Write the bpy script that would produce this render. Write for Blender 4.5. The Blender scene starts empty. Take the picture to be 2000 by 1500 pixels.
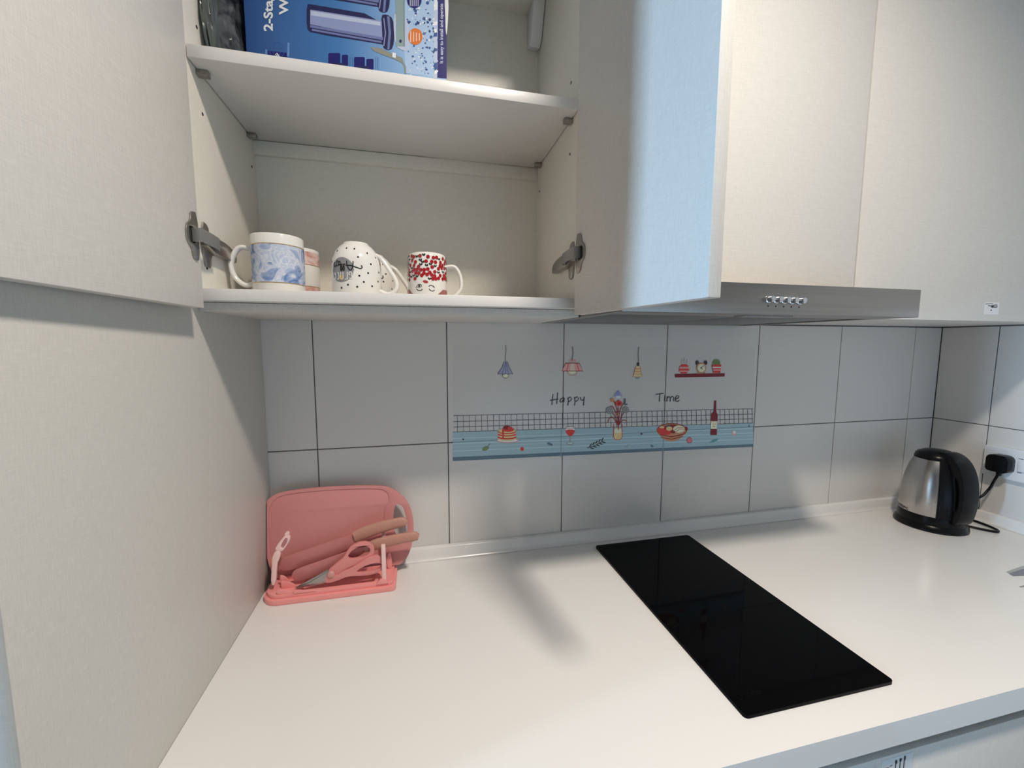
import bpy, bmesh, math, random
from mathutils import Vector, Matrix, noise
from mathutils.geometry import tessellate_polygon
random.seed(7)
SC = bpy.context.scene
COL = SC.collection

# ------------------------------------------------------------------ camera (solved from tile joints, hob and worktop edges)
F = 806.065
CAM = Vector((0.33113, -1.01348, 0.53902))
CR = Vector((0.974299, -0.225249, 0.002149))
CU = Vector((0.020355, 0.097539, 0.995024))
CF = Vector((0.224337, 0.969407, -0.099617))
cd = bpy.data.cameras.new('camera'); co = bpy.data.objects.new('camera', cd); COL.objects.link(co)
cd.sensor_width = 36.0; cd.lens = F/2000*36; cd.clip_start = 0.01
co.matrix_world = Matrix(((CR.x, CU.x, -CF.x, CAM.x), (CR.y, CU.y, -CF.y, CAM.y), (CR.z, CU.z, -CF.z, CAM.z), (0, 0, 0, 1)))
SC.camera = co

# ------------------------------------------------------------------ world, daylight, exposure
SC.view_settings.view_transform = 'Standard'
SC.view_settings.look = 'None'
SC.view_settings.gamma = 1.0
SC.view_settings.exposure = 0.0
SC.view_settings.use_curve_mapping = False
w = bpy.data.worlds.new('world'); SC.world = w; w.use_nodes = True
w.node_tree.nodes['Background'].inputs[0].default_value = (0.62, 0.80, 1.0, 1)
w.node_tree.nodes['Background'].inputs[1].default_value = 0.25

def area(name, loc, target, sx, sy, power, color):
    l = bpy.data.lights.new(name, 'AREA'); l.shape = 'RECTANGLE'; l.size = sx; l.size_y = sy
    l.energy = power; l.color = color
    o = bpy.data.objects.new(name, l); COL.objects.link(o)
    o.location = loc
    o.rotation_euler = (Vector(target)-Vector(loc)).to_track_quat('-Z', 'Y').to_euler()
    return o
# daylight through the kitchen window in the left wall plus an added cool fill light low at the front wall
WX, WY = -2.2, -1.10
area('window_daylight', (WX+0.02, WY, 0.36), (WX+1, WY+.1, 0.36), 0.17, 0.95, 19.5, (0.44, 0.71, 1.0)).data.spread = math.radians(95)
area('added_front_fill', (1.25, -2.36, -0.30), (1.22, -1.36, -0.25), 1.0, 0.9, 4.3, (0.42, 0.71, 1.0))

# ------------------------------------------------------------------ helpers
def lin(c):
    c = c/255.0
    return c/12.92 if c <= 0.04045 else ((c+0.055)/1.055)**2.4
def rgb(r, g, b): return (lin(r), lin(g), lin(b), 1)
def ray(px, py): return CF + CR*((px-1000)/F) - CU*((py-750)/F)
def UP(px, py, p0, n):
    q = ray(px, py); t = (Vector(p0)-CAM).dot(Vector(n))/q.dot(Vector(n)); return CAM+q*t
def UY(px, py, y): return UP(px, py, (0, y, 0), (0, 1, 0))

MATS = {}
def mat(name, color, rough=0.5, metal=0.0, spec=0.5, bump=None, alpha=1.0, coat=0.0, emit=None, trans=0.0):
    if name in MATS: return MATS[name]
    m = bpy.data.materials.new(name); m.use_nodes = True
    nt = m.node_tree; b = nt.nodes['Principled BSDF']
    b.inputs['Base Color'].default_value = color
    b.inputs['Roughness'].default_value = rough
    b.inputs['Metallic'].default_value = metal
    b.inputs['Specular IOR Level'].default_value = spec
    b.inputs['Alpha'].default_value = alpha
    b.inputs['Coat Weight'].default_value = coat
    b.inputs['Transmission Weight'].default_value = trans
    if emit:
        b.inputs['Emission Color'].default_value = emit[0]; b.inputs['Emission Strength'].default_value = emit[1]
    if bump:   # (scale vector, strength, colour variation)
        tc = nt.nodes.new('ShaderNodeTexCoord'); mp = nt.nodes.new('ShaderNodeMapping')
        mp.inputs['Scale'].default_value = bump[0]
        nz = nt.nodes.new('ShaderNodeTexNoise'); nz.inputs['Scale'].default_value = 1.0; nz.inputs['Detail'].default_value = 2.0
        nt.links.new(tc.outputs['Object'], mp.inputs[0]); nt.links.new(mp.outputs[0], nz.inputs['Vector'])
        bp = nt.nodes.new('ShaderNodeBump'); bp.inputs['Strength'].default_value = bump[1]; bp.inputs['Distance'].default_value = 0.0006
        nt.links.new(nz.outputs['Fac'], bp.inputs['Height']); nt.links.new(bp.outputs[0], b.inputs['Normal'])
        if bump[2]:
            mx = nt.nodes.new('ShaderNodeMix'); mx.data_type = 'RGBA'; mx.blend_type = 'MULTIPLY'
            mx.inputs[0].default_value = bump[2]; mx.inputs[6].default_value = color
            nt.links.new(nz.outputs['Fac'], mx.inputs[7]); nt.links.new(mx.outputs[2], b.inputs['Base Color'])
    MATS[name] = m; return m

def weave(name, color, rough=0.42):
    """laminate board with a fine linen weave"""
    m = bpy.data.materials.new(name); m.use_nodes = True; nt = m.node_tree; b = nt.nodes['Principled BSDF']
    tc = nt.nodes.new('ShaderNodeTexCoord'); hs = []
    for sc in ((900, 900, 60), (60, 60, 900)):
        mp = nt.nodes.new('ShaderNodeMapping'); mp.inputs['Scale'].default_value = sc
        nz = nt.nodes.new('ShaderNodeTexNoise'); nz.inputs['Scale'].default_value = 1; nz.inputs['Detail'].default_value = 1
        nt.links.new(tc.outputs['Object'], mp.inputs[0]); nt.links.new(mp.outputs[0], nz.inputs['Vector']); hs.append(nz)
    ad = nt.nodes.new('ShaderNodeMath'); ad.operation = 'ADD'
    nt.links.new(hs[0].outputs['Fac'], ad.inputs[0]); nt.links.new(hs[1].outputs['Fac'], ad.inputs[1])
    rp = nt.nodes.new('ShaderNodeMapRange'); rp.inputs[1].default_value = 0.6; rp.inputs[2].default_value = 1.4
    rp.inputs[3].default_value = 0.93; rp.inputs[4].default_value = 1.05
    nt.links.new(ad.outputs[0], rp.inputs[0])
    mx = nt.nodes.new('ShaderNodeMix'); mx.data_type = 'RGBA'; mx.blend_type = 'MULTIPLY'; mx.inputs[0].default_value = 1
    mx.inputs[6].default_value = color; nt.links.new(rp.outputs[0], mx.inputs[7]); nt.links.new(mx.outputs[2], b.inputs['Base Color'])
    bp = nt.nodes.new('ShaderNodeBump'); bp.inputs['Strength'].default_value = 0.12; bp.inputs['Distance'].default_value = 0.0004
    nt.links.new(ad.outputs[0], bp.inputs['Height']); nt.links.new(bp.outputs[0], b.inputs['Normal'])
    b.inputs['Roughness'].default_value = rough; b.inputs['Specular IOR Level'].default_value = 0.35
    MATS[name] = m; return m

def setp(o, label=None, cat=None, group=None, kind=None):
    if label: o['label'] = label
    if cat: o['category'] = cat
    if group: o['group'] = group
    if kind: o['kind'] = kind
    return o
def empty(name, loc=(0, 0, 0), label=None, cat=None, group=None, kind=None):
    o = bpy.data.objects.new(name, None); COL.objects.link(o); o.location = loc; o.empty_display_size = 0.05
    return setp(o, label, cat, group, kind)
def link(name, me, mats, parent=None, world=True):
    o = bpy.data.objects.new(name, me); COL.objects.link(o)
    for m in (mats if isinstance(mats, (list, tuple)) else [mats]): me.materials.append(m)
    if parent:
        o.parent = parent
        if world:      # vertices were given in world coordinates: shift into the parent's frame
            p = parent; off = Vector((0, 0, 0))
            while p: off += p.location; p = p.parent
            me.transform(Matrix.Translation(-off))
    return o
def mesh_from(bm, smooth=None):
    bmesh.ops.recalc_face_normals(bm, faces=bm.faces)
    me = bpy.data.meshes.new('m'); bm.to_mesh(me); bm.free()
    if smooth is not None:
        me.shade_smooth()
        me.set_sharp_from_angle(angle=math.radians(smooth))
    return me
def box_bm(x0, x1, y0, y1, z0, z1, bev=0.0, bm=None):
    own = bm is None
    t = bmesh.new()
    bmesh.ops.create_cube(t, size=1)
    bmesh.ops.transform(t, matrix=Matrix.Translation(((x0+x1)/2, (y0+y1)/2, (z0+z1)/2)) @ Matrix.Diagonal((abs(x1-x0), abs(y1-y0), abs(z1-z0), 1)), verts=t.verts)
    if bev: bmesh.ops.bevel(t, geom=t.edges[:], offset=bev, segments=2, affect='EDGES', profile=0.5)
    if own: return t
    tm = bpy.data.meshes.new('t'); t.to_mesh(tm); t.free(); bm.from_mesh(tm); bpy.data.meshes.remove(tm); return bm
def box(name, x0, x1, y0, y1, z0, z1, m, parent=None, bev=0.0008):
    return link(name, mesh_from(box_bm(x0, x1, y0, y1, z0, z1, bev), 40 if bev else None), m, parent)
def prism(name, outer, holes, fn, t0, t1, m, parent=None, bev=0.0, smooth=40):
    """2D outline with holes, extruded: fn(u, v, t) -> world"""
    loops = [list(outer)]+[list(h) for h in holes]
    flat = [p for l in loops for p in l]
    tris = tessellate_polygon([[Vector((p[0], p[1], 0)) for p in l] for l in loops])
    bm = bmesh.new()
    a = [bm.verts.new(fn(p[0], p[1], t0)) for p in flat]; b = [bm.verts.new(fn(p[0], p[1], t1)) for p in flat]
    for t in tris:
        for vs in (a, b):
            try: bm.faces.new([vs[i] for i in t])
            except ValueError: pass
    k = 0
    for l in loops:
        n = len(l)
        for i in range(n):
            j = (i+1) % n
            try: bm.faces.new((a[k+i], a[k+j], b[k+j], b[k+i]))
            except ValueError: pass
        k += n
    if bev:
        bmesh.ops.recalc_face_normals(bm, faces=bm.faces)
        es = [e for e in bm.edges if len(e.link_faces) == 2 and e.calc_face_angle(0) > 1.2]
        bmesh.ops.bevel(bm, geom=es, offset=bev, segments=2, affect='EDGES', profile=0.5, clamp_overlap=True)
    return link(name, mesh_from(bm, smooth), m, parent)
def smooth_loop(pts, it=2):
    for _ in range(it):
        q = []
        for i in range(len(pts)):
            a, b = pts[i], pts[(i+1) % len(pts)]
            q += [(a[0]*.75+b[0]*.25, a[1]*.75+b[1]*.25), (a[0]*.25+b[0]*.75, a[1]*.25+b[1]*.75)]
        pts = q
    return pts
def rrect(x0, x1, y0, y1, r, n=6):
    rs = r if isinstance(r, (list, tuple)) else [r]*4; out = []
    for (cx, cy, a, rr) in ((x1-rs[0], y1-rs[0], 0, rs[0]), (x0+rs[1], y1-rs[1], 90, rs[1]), (x0+rs[2], y0+rs[2], 180, rs[2]), (x1-rs[3], y0+rs[3], 270, rs[3])):
        for i in range(n+1):
            t = math.radians(a+90*i/n); out.append((cx+rr*math.cos(t), cy+rr*math.sin(t)))
    return out
def lathe_bm(prof, n=48, bm=None, c=(0, 0, 0), axis='z'):
    bm = bm or bmesh.new(); rings = []
    for (r, z) in prof:
        if r < 1e-6: rings.append([bm.verts.new((c[0], c[1], c[2]+z))])
        else: rings.append([bm.verts.new((c[0]+r*math.cos(2*math.pi*i/n), c[1]+r*math.sin(2*math.pi*i/n), c[2]+z)) for i in range(n)])
    for a, b in zip(rings, rings[1:]):
        for i in range(n):
            j = (i+1) % n
            if len(a) == 1 and len(b) == 1: continue
            if len(a) == 1: bm.faces.new((a[0], b[i], b[j]))
            elif len(b) == 1: bm.faces.new((a[i], a[j], b[0]))
            else: bm.faces.new((a[i], a[j], b[j], b[i]))
    return bm
def catmull(pts, n=6):
    P = [Vector(p) for p in pts]; P = [P[0]*2-P[1]]+P+[P[-1]*2-P[-2]]; out = []
    for i in range(1, len(P)-2):
        for k in range(n):
            t = k/n; a, b, c, d = P[i-1:i+3]
            out.append(0.5*((2*b)+(c-a)*t+(2*a-5*b+4*c-d)*t*t+(3*b-a-3*c+d)*t**3))
    out.append(P[-2]); return out
def tube_bm(path, r, n=10, bm=None, ry=None, ref=None, cap=True):
    """tube along path; r may be a list; ry gives an elliptical section measured along ref"""
    bm = bm or bmesh.new(); path = [Vector(p) for p in path]; rings = []
    up = Vector(ref) if ref else None
    for i, p in enumerate(path):
        t = (path[min(i+1, len(path)-1)]-path[max(i-1, 0)]).normalized()
        if up is None: up = t.orthogonal()
        a = (up-t*up.dot(t)).normalized(); 
        if not ref: up = a
        b = t.cross(a); rr = r[i] if isinstance(r, list) else r; r2 = ry if ry else rr
        rings.append([bm.verts.new(p+b*rr*math.cos(2*math.pi*k/n)+a*r2*math.sin(2*math.pi*k/n)) for k in range(n)])
    for a, b in zip(rings, rings[1:]):
        for k in range(n): bm.faces.new((a[k], a[(k+1) % n], b[(k+1) % n], b[k]))
    if cap: bm.faces.new(rings[0]); bm.faces.new(rings[-1])
    return bm
def ell(cx, cy, rx, ry, n=16, rot=0.0):
    c, s = math.cos(rot), math.sin(rot)
    return [(cx+rx*math.cos(2*math.pi*i/n)*c-ry*math.sin(2*math.pi*i/n)*s, cy+rx*math.cos(2*math.pi*i/n)*s+ry*math.sin(2*math.pi*i/n)*c) for i in range(n)]
def strip(pts, wd, closed=False):
    """ribbon quads along a polyline"""
    out = []; n = len(pts); L = []; R = []
    if closed: pts = list(pts)+[pts[0]]; n += 1
    for i, p in enumerate(pts):
        a = pts[max(i-1, 0)]; b = pts[min(i+1, n-1)]
        if closed and i in (0, n-1): a = pts[n-2]; b = pts[1]
        dx, dy = b[0]-a[0], b[1]-a[1]; l = math.hypot(dx, dy) or 1
        L.append((p[0]-dy/l*wd/2, p[1]+dx/l*wd/2)); R.append((p[0]+dy/l*wd/2, p[1]-dx/l*wd/2))
    for i in range(n-1): out.append([L[i], R[i], R[i+1], L[i+1]])
    return out
def art(name, shapes, fn, parent, layer=0.00006, base=0.0002):
    """flat print: shapes are ('p', colour, pts) | ('l', colour, width, pts) | ('e', colour, cx, cy, rx, ry[, rot]); fn(u, v, offset) -> world"""
    bm = bmesh.new(); mats = []; off = base
    for s in shapes:
        m = s[1]
        if m not in mats: mats.append(m)
        if s[0] == 'p': polys = [s[2]]
        elif s[0] == 'l': polys = strip(s[3], s[2])
        else: polys = [ell(s[2], s[3], s[4], s[5], 18, s[6] if len(s) > 6 else 0)]
        for q in polys:
            tri = tessellate_polygon([[Vector((p[0], p[1], 0)) for p in q]]) if len(q) > 4 else [tuple(range(len(q)))]
            vs = [bm.verts.new(fn(p[0], p[1], off)) for p in q]
            for t in tri:
                try: f = bm.faces.new([vs[i] for i in t]); f.material_index = mats.index(m)
                except ValueError: pass
        off += layer
    me = bpy.data.meshes.new('m'); bm.to_mesh(me); bm.free()
    return link(name, me, mats, parent)
def ink(r, g, b, white=128, al=0.80, rough=0.5):
    """print colour: pixel colour relative to the white seen next to it"""
    k = 'ink_%d_%d_%d_%d' % (r, g, b, white)
    c = tuple(min(0.9, lin(v)/lin(white)*al) for v in (r, g, b))+(1,)
    return mat(k, c, rough, spec=0.3)
def text_polys(s, size, bold=0.0, font=None):
    cu = bpy.data.curves.new('t', 'FONT'); cu.body = s; cu.size = size; cu.offset = bold; cu.resolution_u = 3
    o = bpy.data.objects.new('t', cu); COL.objects.link(o)
    me = bpy.data.meshes.new_from_object(o.evaluated_get(bpy.context.evaluated_depsgraph_get()))
    polys = [[(me.vertices[i].co.x, me.vertices[i].co.y) for i in p.vertices] for p in me.polygons]
    bpy.data.objects.remove(o); bpy.data.curves.remove(cu); bpy.data.meshes.remove(me); return polys

# ------------------------------------------------------------------ materials
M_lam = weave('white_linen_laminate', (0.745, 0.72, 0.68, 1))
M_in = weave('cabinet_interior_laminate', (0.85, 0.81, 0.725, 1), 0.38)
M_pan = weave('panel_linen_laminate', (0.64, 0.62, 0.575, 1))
M_edge = mat('white_edge_band', (0.80, 0.78, 0.76, 1), 0.35)
M_tile = mat('white_glazed_tile', (0.72, 0.70, 0.675, 1), 0.22, spec=0.4, bump=((14, 14, 14), 0.05, 0))
M_grout = mat('grey_grout', (0.13, 0.13, 0.135, 1), 0.9)
M_paint = mat('wall_paint', (0.56, 0.545, 0.52, 1), 0.8, bump=((90, 90, 90), 0.1, 0))
M_floor = mat('floor_tile', (0.26, 0.27, 0.28, 1), 0.4, bump=((6, 6, 6), 0.05, 0.2))
M_ceil = mat('ceiling_paint', (0.66, 0.66, 0.66, 1), 0.9, bump=((70, 70, 70), 0.05, 0))
M_stone = mat('white_quartz', (0.83, 0.815, 0.795, 1), 0.20, spec=0.5, bump=((700, 700, 700), 0.02, 0.06))
M_steel = mat('brushed_steel', (0.44, 0.40, 0.365, 1), 0.33, metal=1.0, bump=((4, 260, 260), 0.10, 0.25))
M_hinge = mat('nickel', (0.40, 0.385, 0.36, 1), 0.28, metal=1.0, bump=((120, 120, 120), 0.03, 0))
M_chrome = mat('chrome', (0.75, 0.75, 0.76, 1), 0.08, metal=1.0)
M_black = mat('black_plastic', (0.004, 0.004, 0.005, 1), 0.28, spec=0.2)
M_dark = mat('dark_hole', (0.02, 0.02, 0.02, 1), 0.8)
M_glass = mat('black_hob_glass', (0.002, 0.002, 0.0025, 1), 0.05, spec=0.05)
M_wplas = mat('white_plastic', (0.78, 0.79, 0.80, 1), 0.35)

# ------------------------------------------------------------------ room shell (z = 0 is the worktop, floor 0.88 m below)
XR = 2.016; ZF = -0.88; ZC = 1.75; XL = -2.2; YF = -2.4
def struct(o, label, cat): return setp(o, label, cat, None, 'structure')
struct(box('floor', XL, XR+.1, YF, 0.1, ZF-.05, ZF, M_floor, bev=0), 'grey tiled kitchen floor', 'floor')
struct(box('ceiling', XL, XR+.1, YF, 0.1, ZC, ZC+.05, M_ceil, bev=0), 'white painted ceiling', 'ceiling')
wb = struct(box('wall_back', XL-.1, XR+.1, 0.0022, 0.1, ZF, ZC, M_grout, bev=0), 'back wall with pale grey square tiles above the worktop', 'wall')
wr = struct(box('wall_right', XR+.0022, XR+.1, YF, 0.0022, ZF, ZC, M_grout, bev=0), 'right side wall with pale tiles behind the kettle', 'wall')
wf = bmesh.new()
for a in ((XL-.1, 0.72, ZF, ZC), (1.78, XR+.1, ZF, ZC), (0.72, 1.78, ZF, -0.78), (0.72, 1.78, 0.18, ZC)): box_bm(a[0], a[1], YF-.1, YF, a[2], a[3], 0, wf)  # opening left for the added cool fill light
struct(link('wall_front', mesh_from(wf), M_paint), 'painted wall opposite the worktop', 'wall')
wl = bmesh.new()
y0, y1, z0, z1 = WY-.13, WY+.13, -0.16, 0.88
for a in ((YF, y0, ZF, ZC), (y1, 0.0022, ZF, ZC), (y0, y1, ZF, z0), (y0, y1, z1, ZC)): box_bm(XL-.1, XL, a[0], a[1], a[2], a[3], 0, wl)
struct(link('wall_left', mesh_from(wl), M_paint), 'far left wall with a narrow window', 'wall')
wn = struct(empty('window_1', (XL, WY, z0)), 'narrow white framed window in the left wall', 'window')
wfr = bmesh.new()
for a in ((y0, y0+.025, z0, z1), (y1-.025, y1, z0, z1), (y0+.025, y1-.025, z0, z0+.025), (y0+.025, y1-.025, z1-.025, z1)): box_bm(XL-.06, XL-.02, a[0], a[1], a[2], a[3], 0, wfr)
link('window_frame', mesh_from(wfr), M_wplas, wn)
# tiles: 300 x 300 mm, each its own piece proud of the recessed grout
JX = 0.1034; JZ = 0.2917; G = 0.0012
xs = [-0.004]+[JX+.3*i for i in range(7)]+[XR]
def tile_mesh(a, b, z0, z1, axis):
    if axis == 'x': bm = box_bm(a+G, b-G, 0.0, 0.0035, z0+G, z1-G)
    else: bm = box_bm(XR, XR+.0035, a+G, b-G, z0+G, z1-G)
    front = [e for e in bm.edges if all(abs((v.co.y if axis == 'x' else v.co.x-XR)) < 1e-6 for v in e.verts)]
    bmesh.ops.bevel(bm, geom=front, offset=0.0009, segments=1, affect='EDGES')
    return mesh_from(bm)
shared = {}
for a, b in zip(xs, xs[1:]):
    for (z0_, z1_) in ((JZ-.3, JZ), (JZ, JZ+.3)):
        if abs(b-a-.3) < 1e-6:      # full tiles share one mesh
            if 'm' not in shared:
                shared['m'] = tile_mesh(0, .3, 0, .3, 'x'); shared['m'].materials.append(M_tile)
            o = bpy.data.objects.new('tile', shared['m']); COL.objects.link(o); o.parent = wb; o.location = (a, 0, z0_)
        else: link('tile', tile_mesh(a, b, z0_, z1_, 'x'), M_tile, wb)
ys = [0.0, -0.138, -0.438, -0.738]
for b, a in zip(ys, ys[1:]):
    for (z0_, z1_) in ((JZ-.3, JZ), (JZ, JZ+.3)): link('tile', tile_mesh(a, b, z0_, z1_, 'y'), M_tile, wr)
box('plaster', XL, -0.64, -0.001, 0.0022, ZF, ZC, M_paint, wb, 0)
box('plaster', -0.64, XR, -0.001, 0.0022, JZ+.302, ZC, M_paint, wb, 0)
box('plaster', XR-.001, XR+.0022, YF, -0.74, ZF, ZC, M_paint, wr, 0)
box('plaster', XR-.001, XR+.0022, -0.74, 0, JZ+.302, ZC, M_paint, wr, 0)

# ceiling lamp: its light makes the warm key light and the soft cabinet and hood shadows
LP = (0.77, -1.06, 1.70)
lamp = empty('ceiling_lamp', LP, 'round warm white surface mounted ceiling lamp', 'lamp')
link('housing', mesh_from(lathe_bm([(0, .045), (.13, .045), (.135, .03), (.13, .003), (.118, .0), (.112, .008), (0, .008)], 40, None, LP), 35), M_wplas, lamp)
ld = bpy.data.lights.new('lamp_light', 'AREA'); ld.shape = 'DISK'; ld.size = 0.15; ld.spread = math.radians(146); ld.energy = 19.0; ld.color = (1.0, 0.90, 0.78)
lo = bpy.data.objects.new('lamp_light', ld); COL.objects.link(lo); lo.parent = lamp; lo.location = (0, 0, -0.002)
link('diffuser', mesh_from(lathe_bm([(0, .005), (.112, .005)], 40, None, LP)), mat('lamp_diffuser', (.9, .88, .84, 1), .6, emit=((1, .9, .78, 1), 6.0)), lamp)

# ------------------------------------------------------------------ tall side panel, tall unit
sp = empty('tall_side_panel', (0, -.3, ZF), 'tall white laminate side panel standing left of the worktop', 'panel')
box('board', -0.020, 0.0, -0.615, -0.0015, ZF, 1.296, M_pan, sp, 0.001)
tu = empty('tall_cabinet', (-.3, -.3, ZF), 'tall white cabinet beyond the side panel at the far left', 'cabinet')
box('body', -0.62, -0.021, -0.575, -0.0015, ZF, 1.296, M_lam, tu)
box('door', -0.618, -0.0225, -0.597, -0.577, ZF+.1, 1.294, M_lam, tu)

# ------------------------------------------------------------------ open wall cabinet
ZT = 1.296
cab = empty('wall_cabinet', (0.318, -.15, .587), 'open white wall cabinet with two swung out doors holding mugs and a blue box', 'cabinet')
box('side_board', 0.0005, 0.018, -0.292, -0.002, 0.602, ZT, M_in, cab)
box('side_board', 0.618, 0.6355, -0.292, -0.002, 0.602, ZT, M_in, cab)
box('back_board', 0.018, 0.618, -0.030, -0.022, 0.602, ZT, M_in, cab, 0)
box('top_board', 0.018, 0.618, -0.292, -0.030, ZT-.018, ZT, M_in, cab)
box('bottom_board', 0.018, 0.618, -0.292, -0.030, 0.602, 0.620, M_edge, cab)
box('under_panel', 0.0005, 0.6355, -0.264, -0.002, 0.588, 0.6012, M_lam, cab)
box('upper_shelf', 0.0195, 0.6165, -0.290, -0.040, 0.946, 0.964, M_edge, cab)
box('back_rail', 0.018, 0.618, -0.040, -0.030, 0.919, 0.9455, M_in, cab, 0.0005)
# hanging bracket in the upper right back corner
prism('hanging_bracket', [(-.030, 1.277), (-.090, 1.277), (-.086, 1.262), (-.066, 1.212), (-.052, 1.200), (-.030, 1.206)], [], lambda u, v, t: Vector((t, u, v)), .592, .617, M_wplas, cab, 0.002)
for x in (0.026, 0.610):
    for y in (-0.258, -0.066):
        s = 1 if x < .3 else -1
        bm = box_bm(x-.008, x+.008, y-.006, y+.006, 0.9375, 0.9458, 0.0015)
        tube_bm([(x-.008*s, y, .9415), (x-.003*s, y, .9415)], .003, 8, bm)
        link('shelf_support', mesh_from(bm, 40), M_hinge, cab)
def pin_hole(x, y, z, s):
    bm = tube_bm([(x-s*.0004, y, z), (x+s*.0002, y, z)], .0026, 10)
    link('pin_hole', mesh_from(bm), M_dark, cab)
for (y, z) in ((-.25, .888), (-.054, .888), (-.25, 1.012), (-.27, .653)): pin_hole(.0182, y, z, 1)
for (y, z) in ((-.25, .889), (-.054, .889), (-.25, 1.014)): pin_hole(.6178, y, z, -1)

def open_door(name, P0, dr, side, wdt, z0, z1, lab):
    """door standing open: P0 = rear inner bottom corner, dr = direction away from the hinge, side = where its thickness goes"""
    d = Vector((dr[0], dr[1], 0)).normalized(); n = Vector((-d.y, d.x, 0))*side
    bm = box_bm(0, wdt, 0, .018, z0, z1, .0008)
    bmesh.ops.transform(bm, matrix=Matrix(((d.x, n.x, 0, P0[0]), (d.y, n.y, 0, P0[1]), (0, 0, 1, 0), (0, 0, 0, 1))), verts=bm.verts)
    o = link('door', mesh_from(bm, 40), M_lam, cab); o['label'] = lab
    return o, d, n
dl, dld, dln = open_door('door', (0.029, -0.3135), (-0.028, -1), -1, 0.306, 0.5885, ZT, 'left door swung open beside the tall panel')
dr_, drd, drn = open_door('door', (0.606, -0.3150), (0.110, -1), 1, 0.306, 0.5885, ZT, 'right door swung open in front of the hood')

def hinge(door, d, n, P0, xs_, s, zc):
    """concealed hinge: plate on the carcass side (x = xs_, facing s), link arm, cup plate on the door"""
    e = empty('hinge', (xs_, -.28, zc)); e.parent = door
    # the door has its origin at the cabinet's: keep the frame simple
    off = Vector((0, 0, 0)); p = door
    while p: off += p.location; p = p.parent
    e.location = Vector((xs_, -.28, zc))-off
    X = lambda y, z, t: Vector((xs_+s*t, y, z))
    # mounting plate with its two wings
    wing = smooth_loop([(-.283, zc-.033), (-.262, zc-.036), (-.260, zc-.014), (-.245, zc-.012), (-.245, zc+.012), (-.262, zc+.014), (-.265, zc+.030), (-.283, zc+.033)], 1)
    bmx = []
    o = prism('mounting_plate', wing, [], lambda u, v, t: X(u, v, t), .0002, .0035, M_hinge, None, .0008)
    arm = smooth_loop([(-.292, zc-.011), (-.196, zc-.014), (-.190, zc-.011), (-.190, zc+.000), (-.205, zc+.008), (-.240, zc+.013), (-.292, zc+.011)], 1)
    o2 = prism('hinge_arm', arm, [], lambda u, v, t: X(u, v, t), .0035, .013, M_hinge, None, .0015)
    pts = [X(-.268, zc, .0135), X(-.274, zc, .0215), X(-.300, zc, .0240)]
    cup0 = P0+d*.022-n*.002; cup0.z = zc
    bm = bmesh.new()
    path = pts+[cup0-n*.012, cup0]
    hw = .0095
    prev = None
    for q in path:
        ring = [bm.verts.new(q+Vector((0, 0, hw))), bm.verts.new(q+Vector((0, 0, -hw)))]
        if prev: bm.faces.new((prev[0], prev[1], ring[1], ring[0]))
        prev = ring
    r = bmesh.ops.solidify(bm, geom=bm.faces[:], thickness=.0022)
    o3 = link('link', mesh_from(bm, 30), M_hinge2 if s > 0 else M_hinge2)
    cup = smooth_loop([(.006, zc+.034), (.022, zc+.032), (.024, zc+.018), (.034, zc+.012), (.037, zc), (.034, zc-.012), (.024, zc-.018), (.022, zc-.032), (.006, zc-.034)], 1)
    hole = rrect(.014, .030, zc-.011, zc+.011, .004, 3)
    D = lambda u, v, t: Vector((P0.x, P0.y, 0))+d*u-n*t+Vector((0, 0, v))
    o4 = prism('cup_plate', cup, [hole], D, .0002, .0026, M_hinge, None, .0006)
    o5 = prism('cup', hole, [], D, .0001, .0004, M_dark, None)
    for q in (o, o2, o3, o4, o5):
        q.parent = door; q.data.transform(Matrix.Translation(-off))
    bpy.data.objects.remove(e)
M_hinge2 = mat('nickel_link', (0.62, 0.62, 0.62, 1), 0.45, metal=0.8)
hinge(dl, dld, dln, Vector((0.029, -0.3135, 0)), 0.018, 1, 0.688)
hinge(dr_, drd, drn, Vector((0.606, -0.3150, 0)), 0.618, -1, 0.692)

# ------------------------------------------------------------------ closed wall cabinets
hc = empty('hood_cabinet', (.936, -.15, .64), 'closed white wall cabinet above the steel cooker hood', 'cabinet')
box('body', 0.637, 1.2355, -0.2915, -0.002, 0.642, ZT, M_lam, hc)
box('door', 0.639, 1.2343, -0.310, -0.2925, 0.640, ZT, M_lam, hc)
rc = empty('wall_cabinet', (1.63, -.15, .587), 'closed white wall cabinet in the right corner above the kettle', 'cabinet')
box('body', 1.2365, XR-.002, -0.2915, -0.002, 0.594, ZT, M_lam, rc)
d2 = box('door', 1.2378, 1.8360, -0.310, -0.2925, 0.592, ZT, M_lam, rc)
box('filler_strip', 1.8385, XR-.002, -0.308, -0.2925, 0.592, ZT, M_lam, rc)
K = mat('sticker_ink', (.02, .02, .025, 1), .6)
stk = empty('cupboard_sticker', (1.648, -.3105, .607), 'small white fork and spoon sticker on the right wall cabinet door', 'sticker')
prism('paper', rrect(1.625, 1.674, .607, .636, .002, 2), [], lambda u, v, t: Vector((u, -.3102-t, v)), 0, .0002, M_wplas, stk)
W_ = lambda u, v, t: Vector((u, -.3104-t, v))
art('cutlery_print', [('l', K, .0012, [(1.627, .6315), (1.652, .6325)]), ('l', K, .0016, [(1.636, .6275), (1.650, .6272)]), ('e', K, 1.6505, .6262, .004, .0030),
    ('l', K, .0012, [(1.652, .6285), (1.661, .6305), (1.667, .6300)]), ('l', K, .0012, [(1.654, .6270), (1.667, .6275)]), ('l', K, .0016, [(1.653, .6250), (1.660, .6238), (1.667, .6250)]), ('e', K, 1.6480, .6175, .0018, .0014)], W_, stk)

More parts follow.
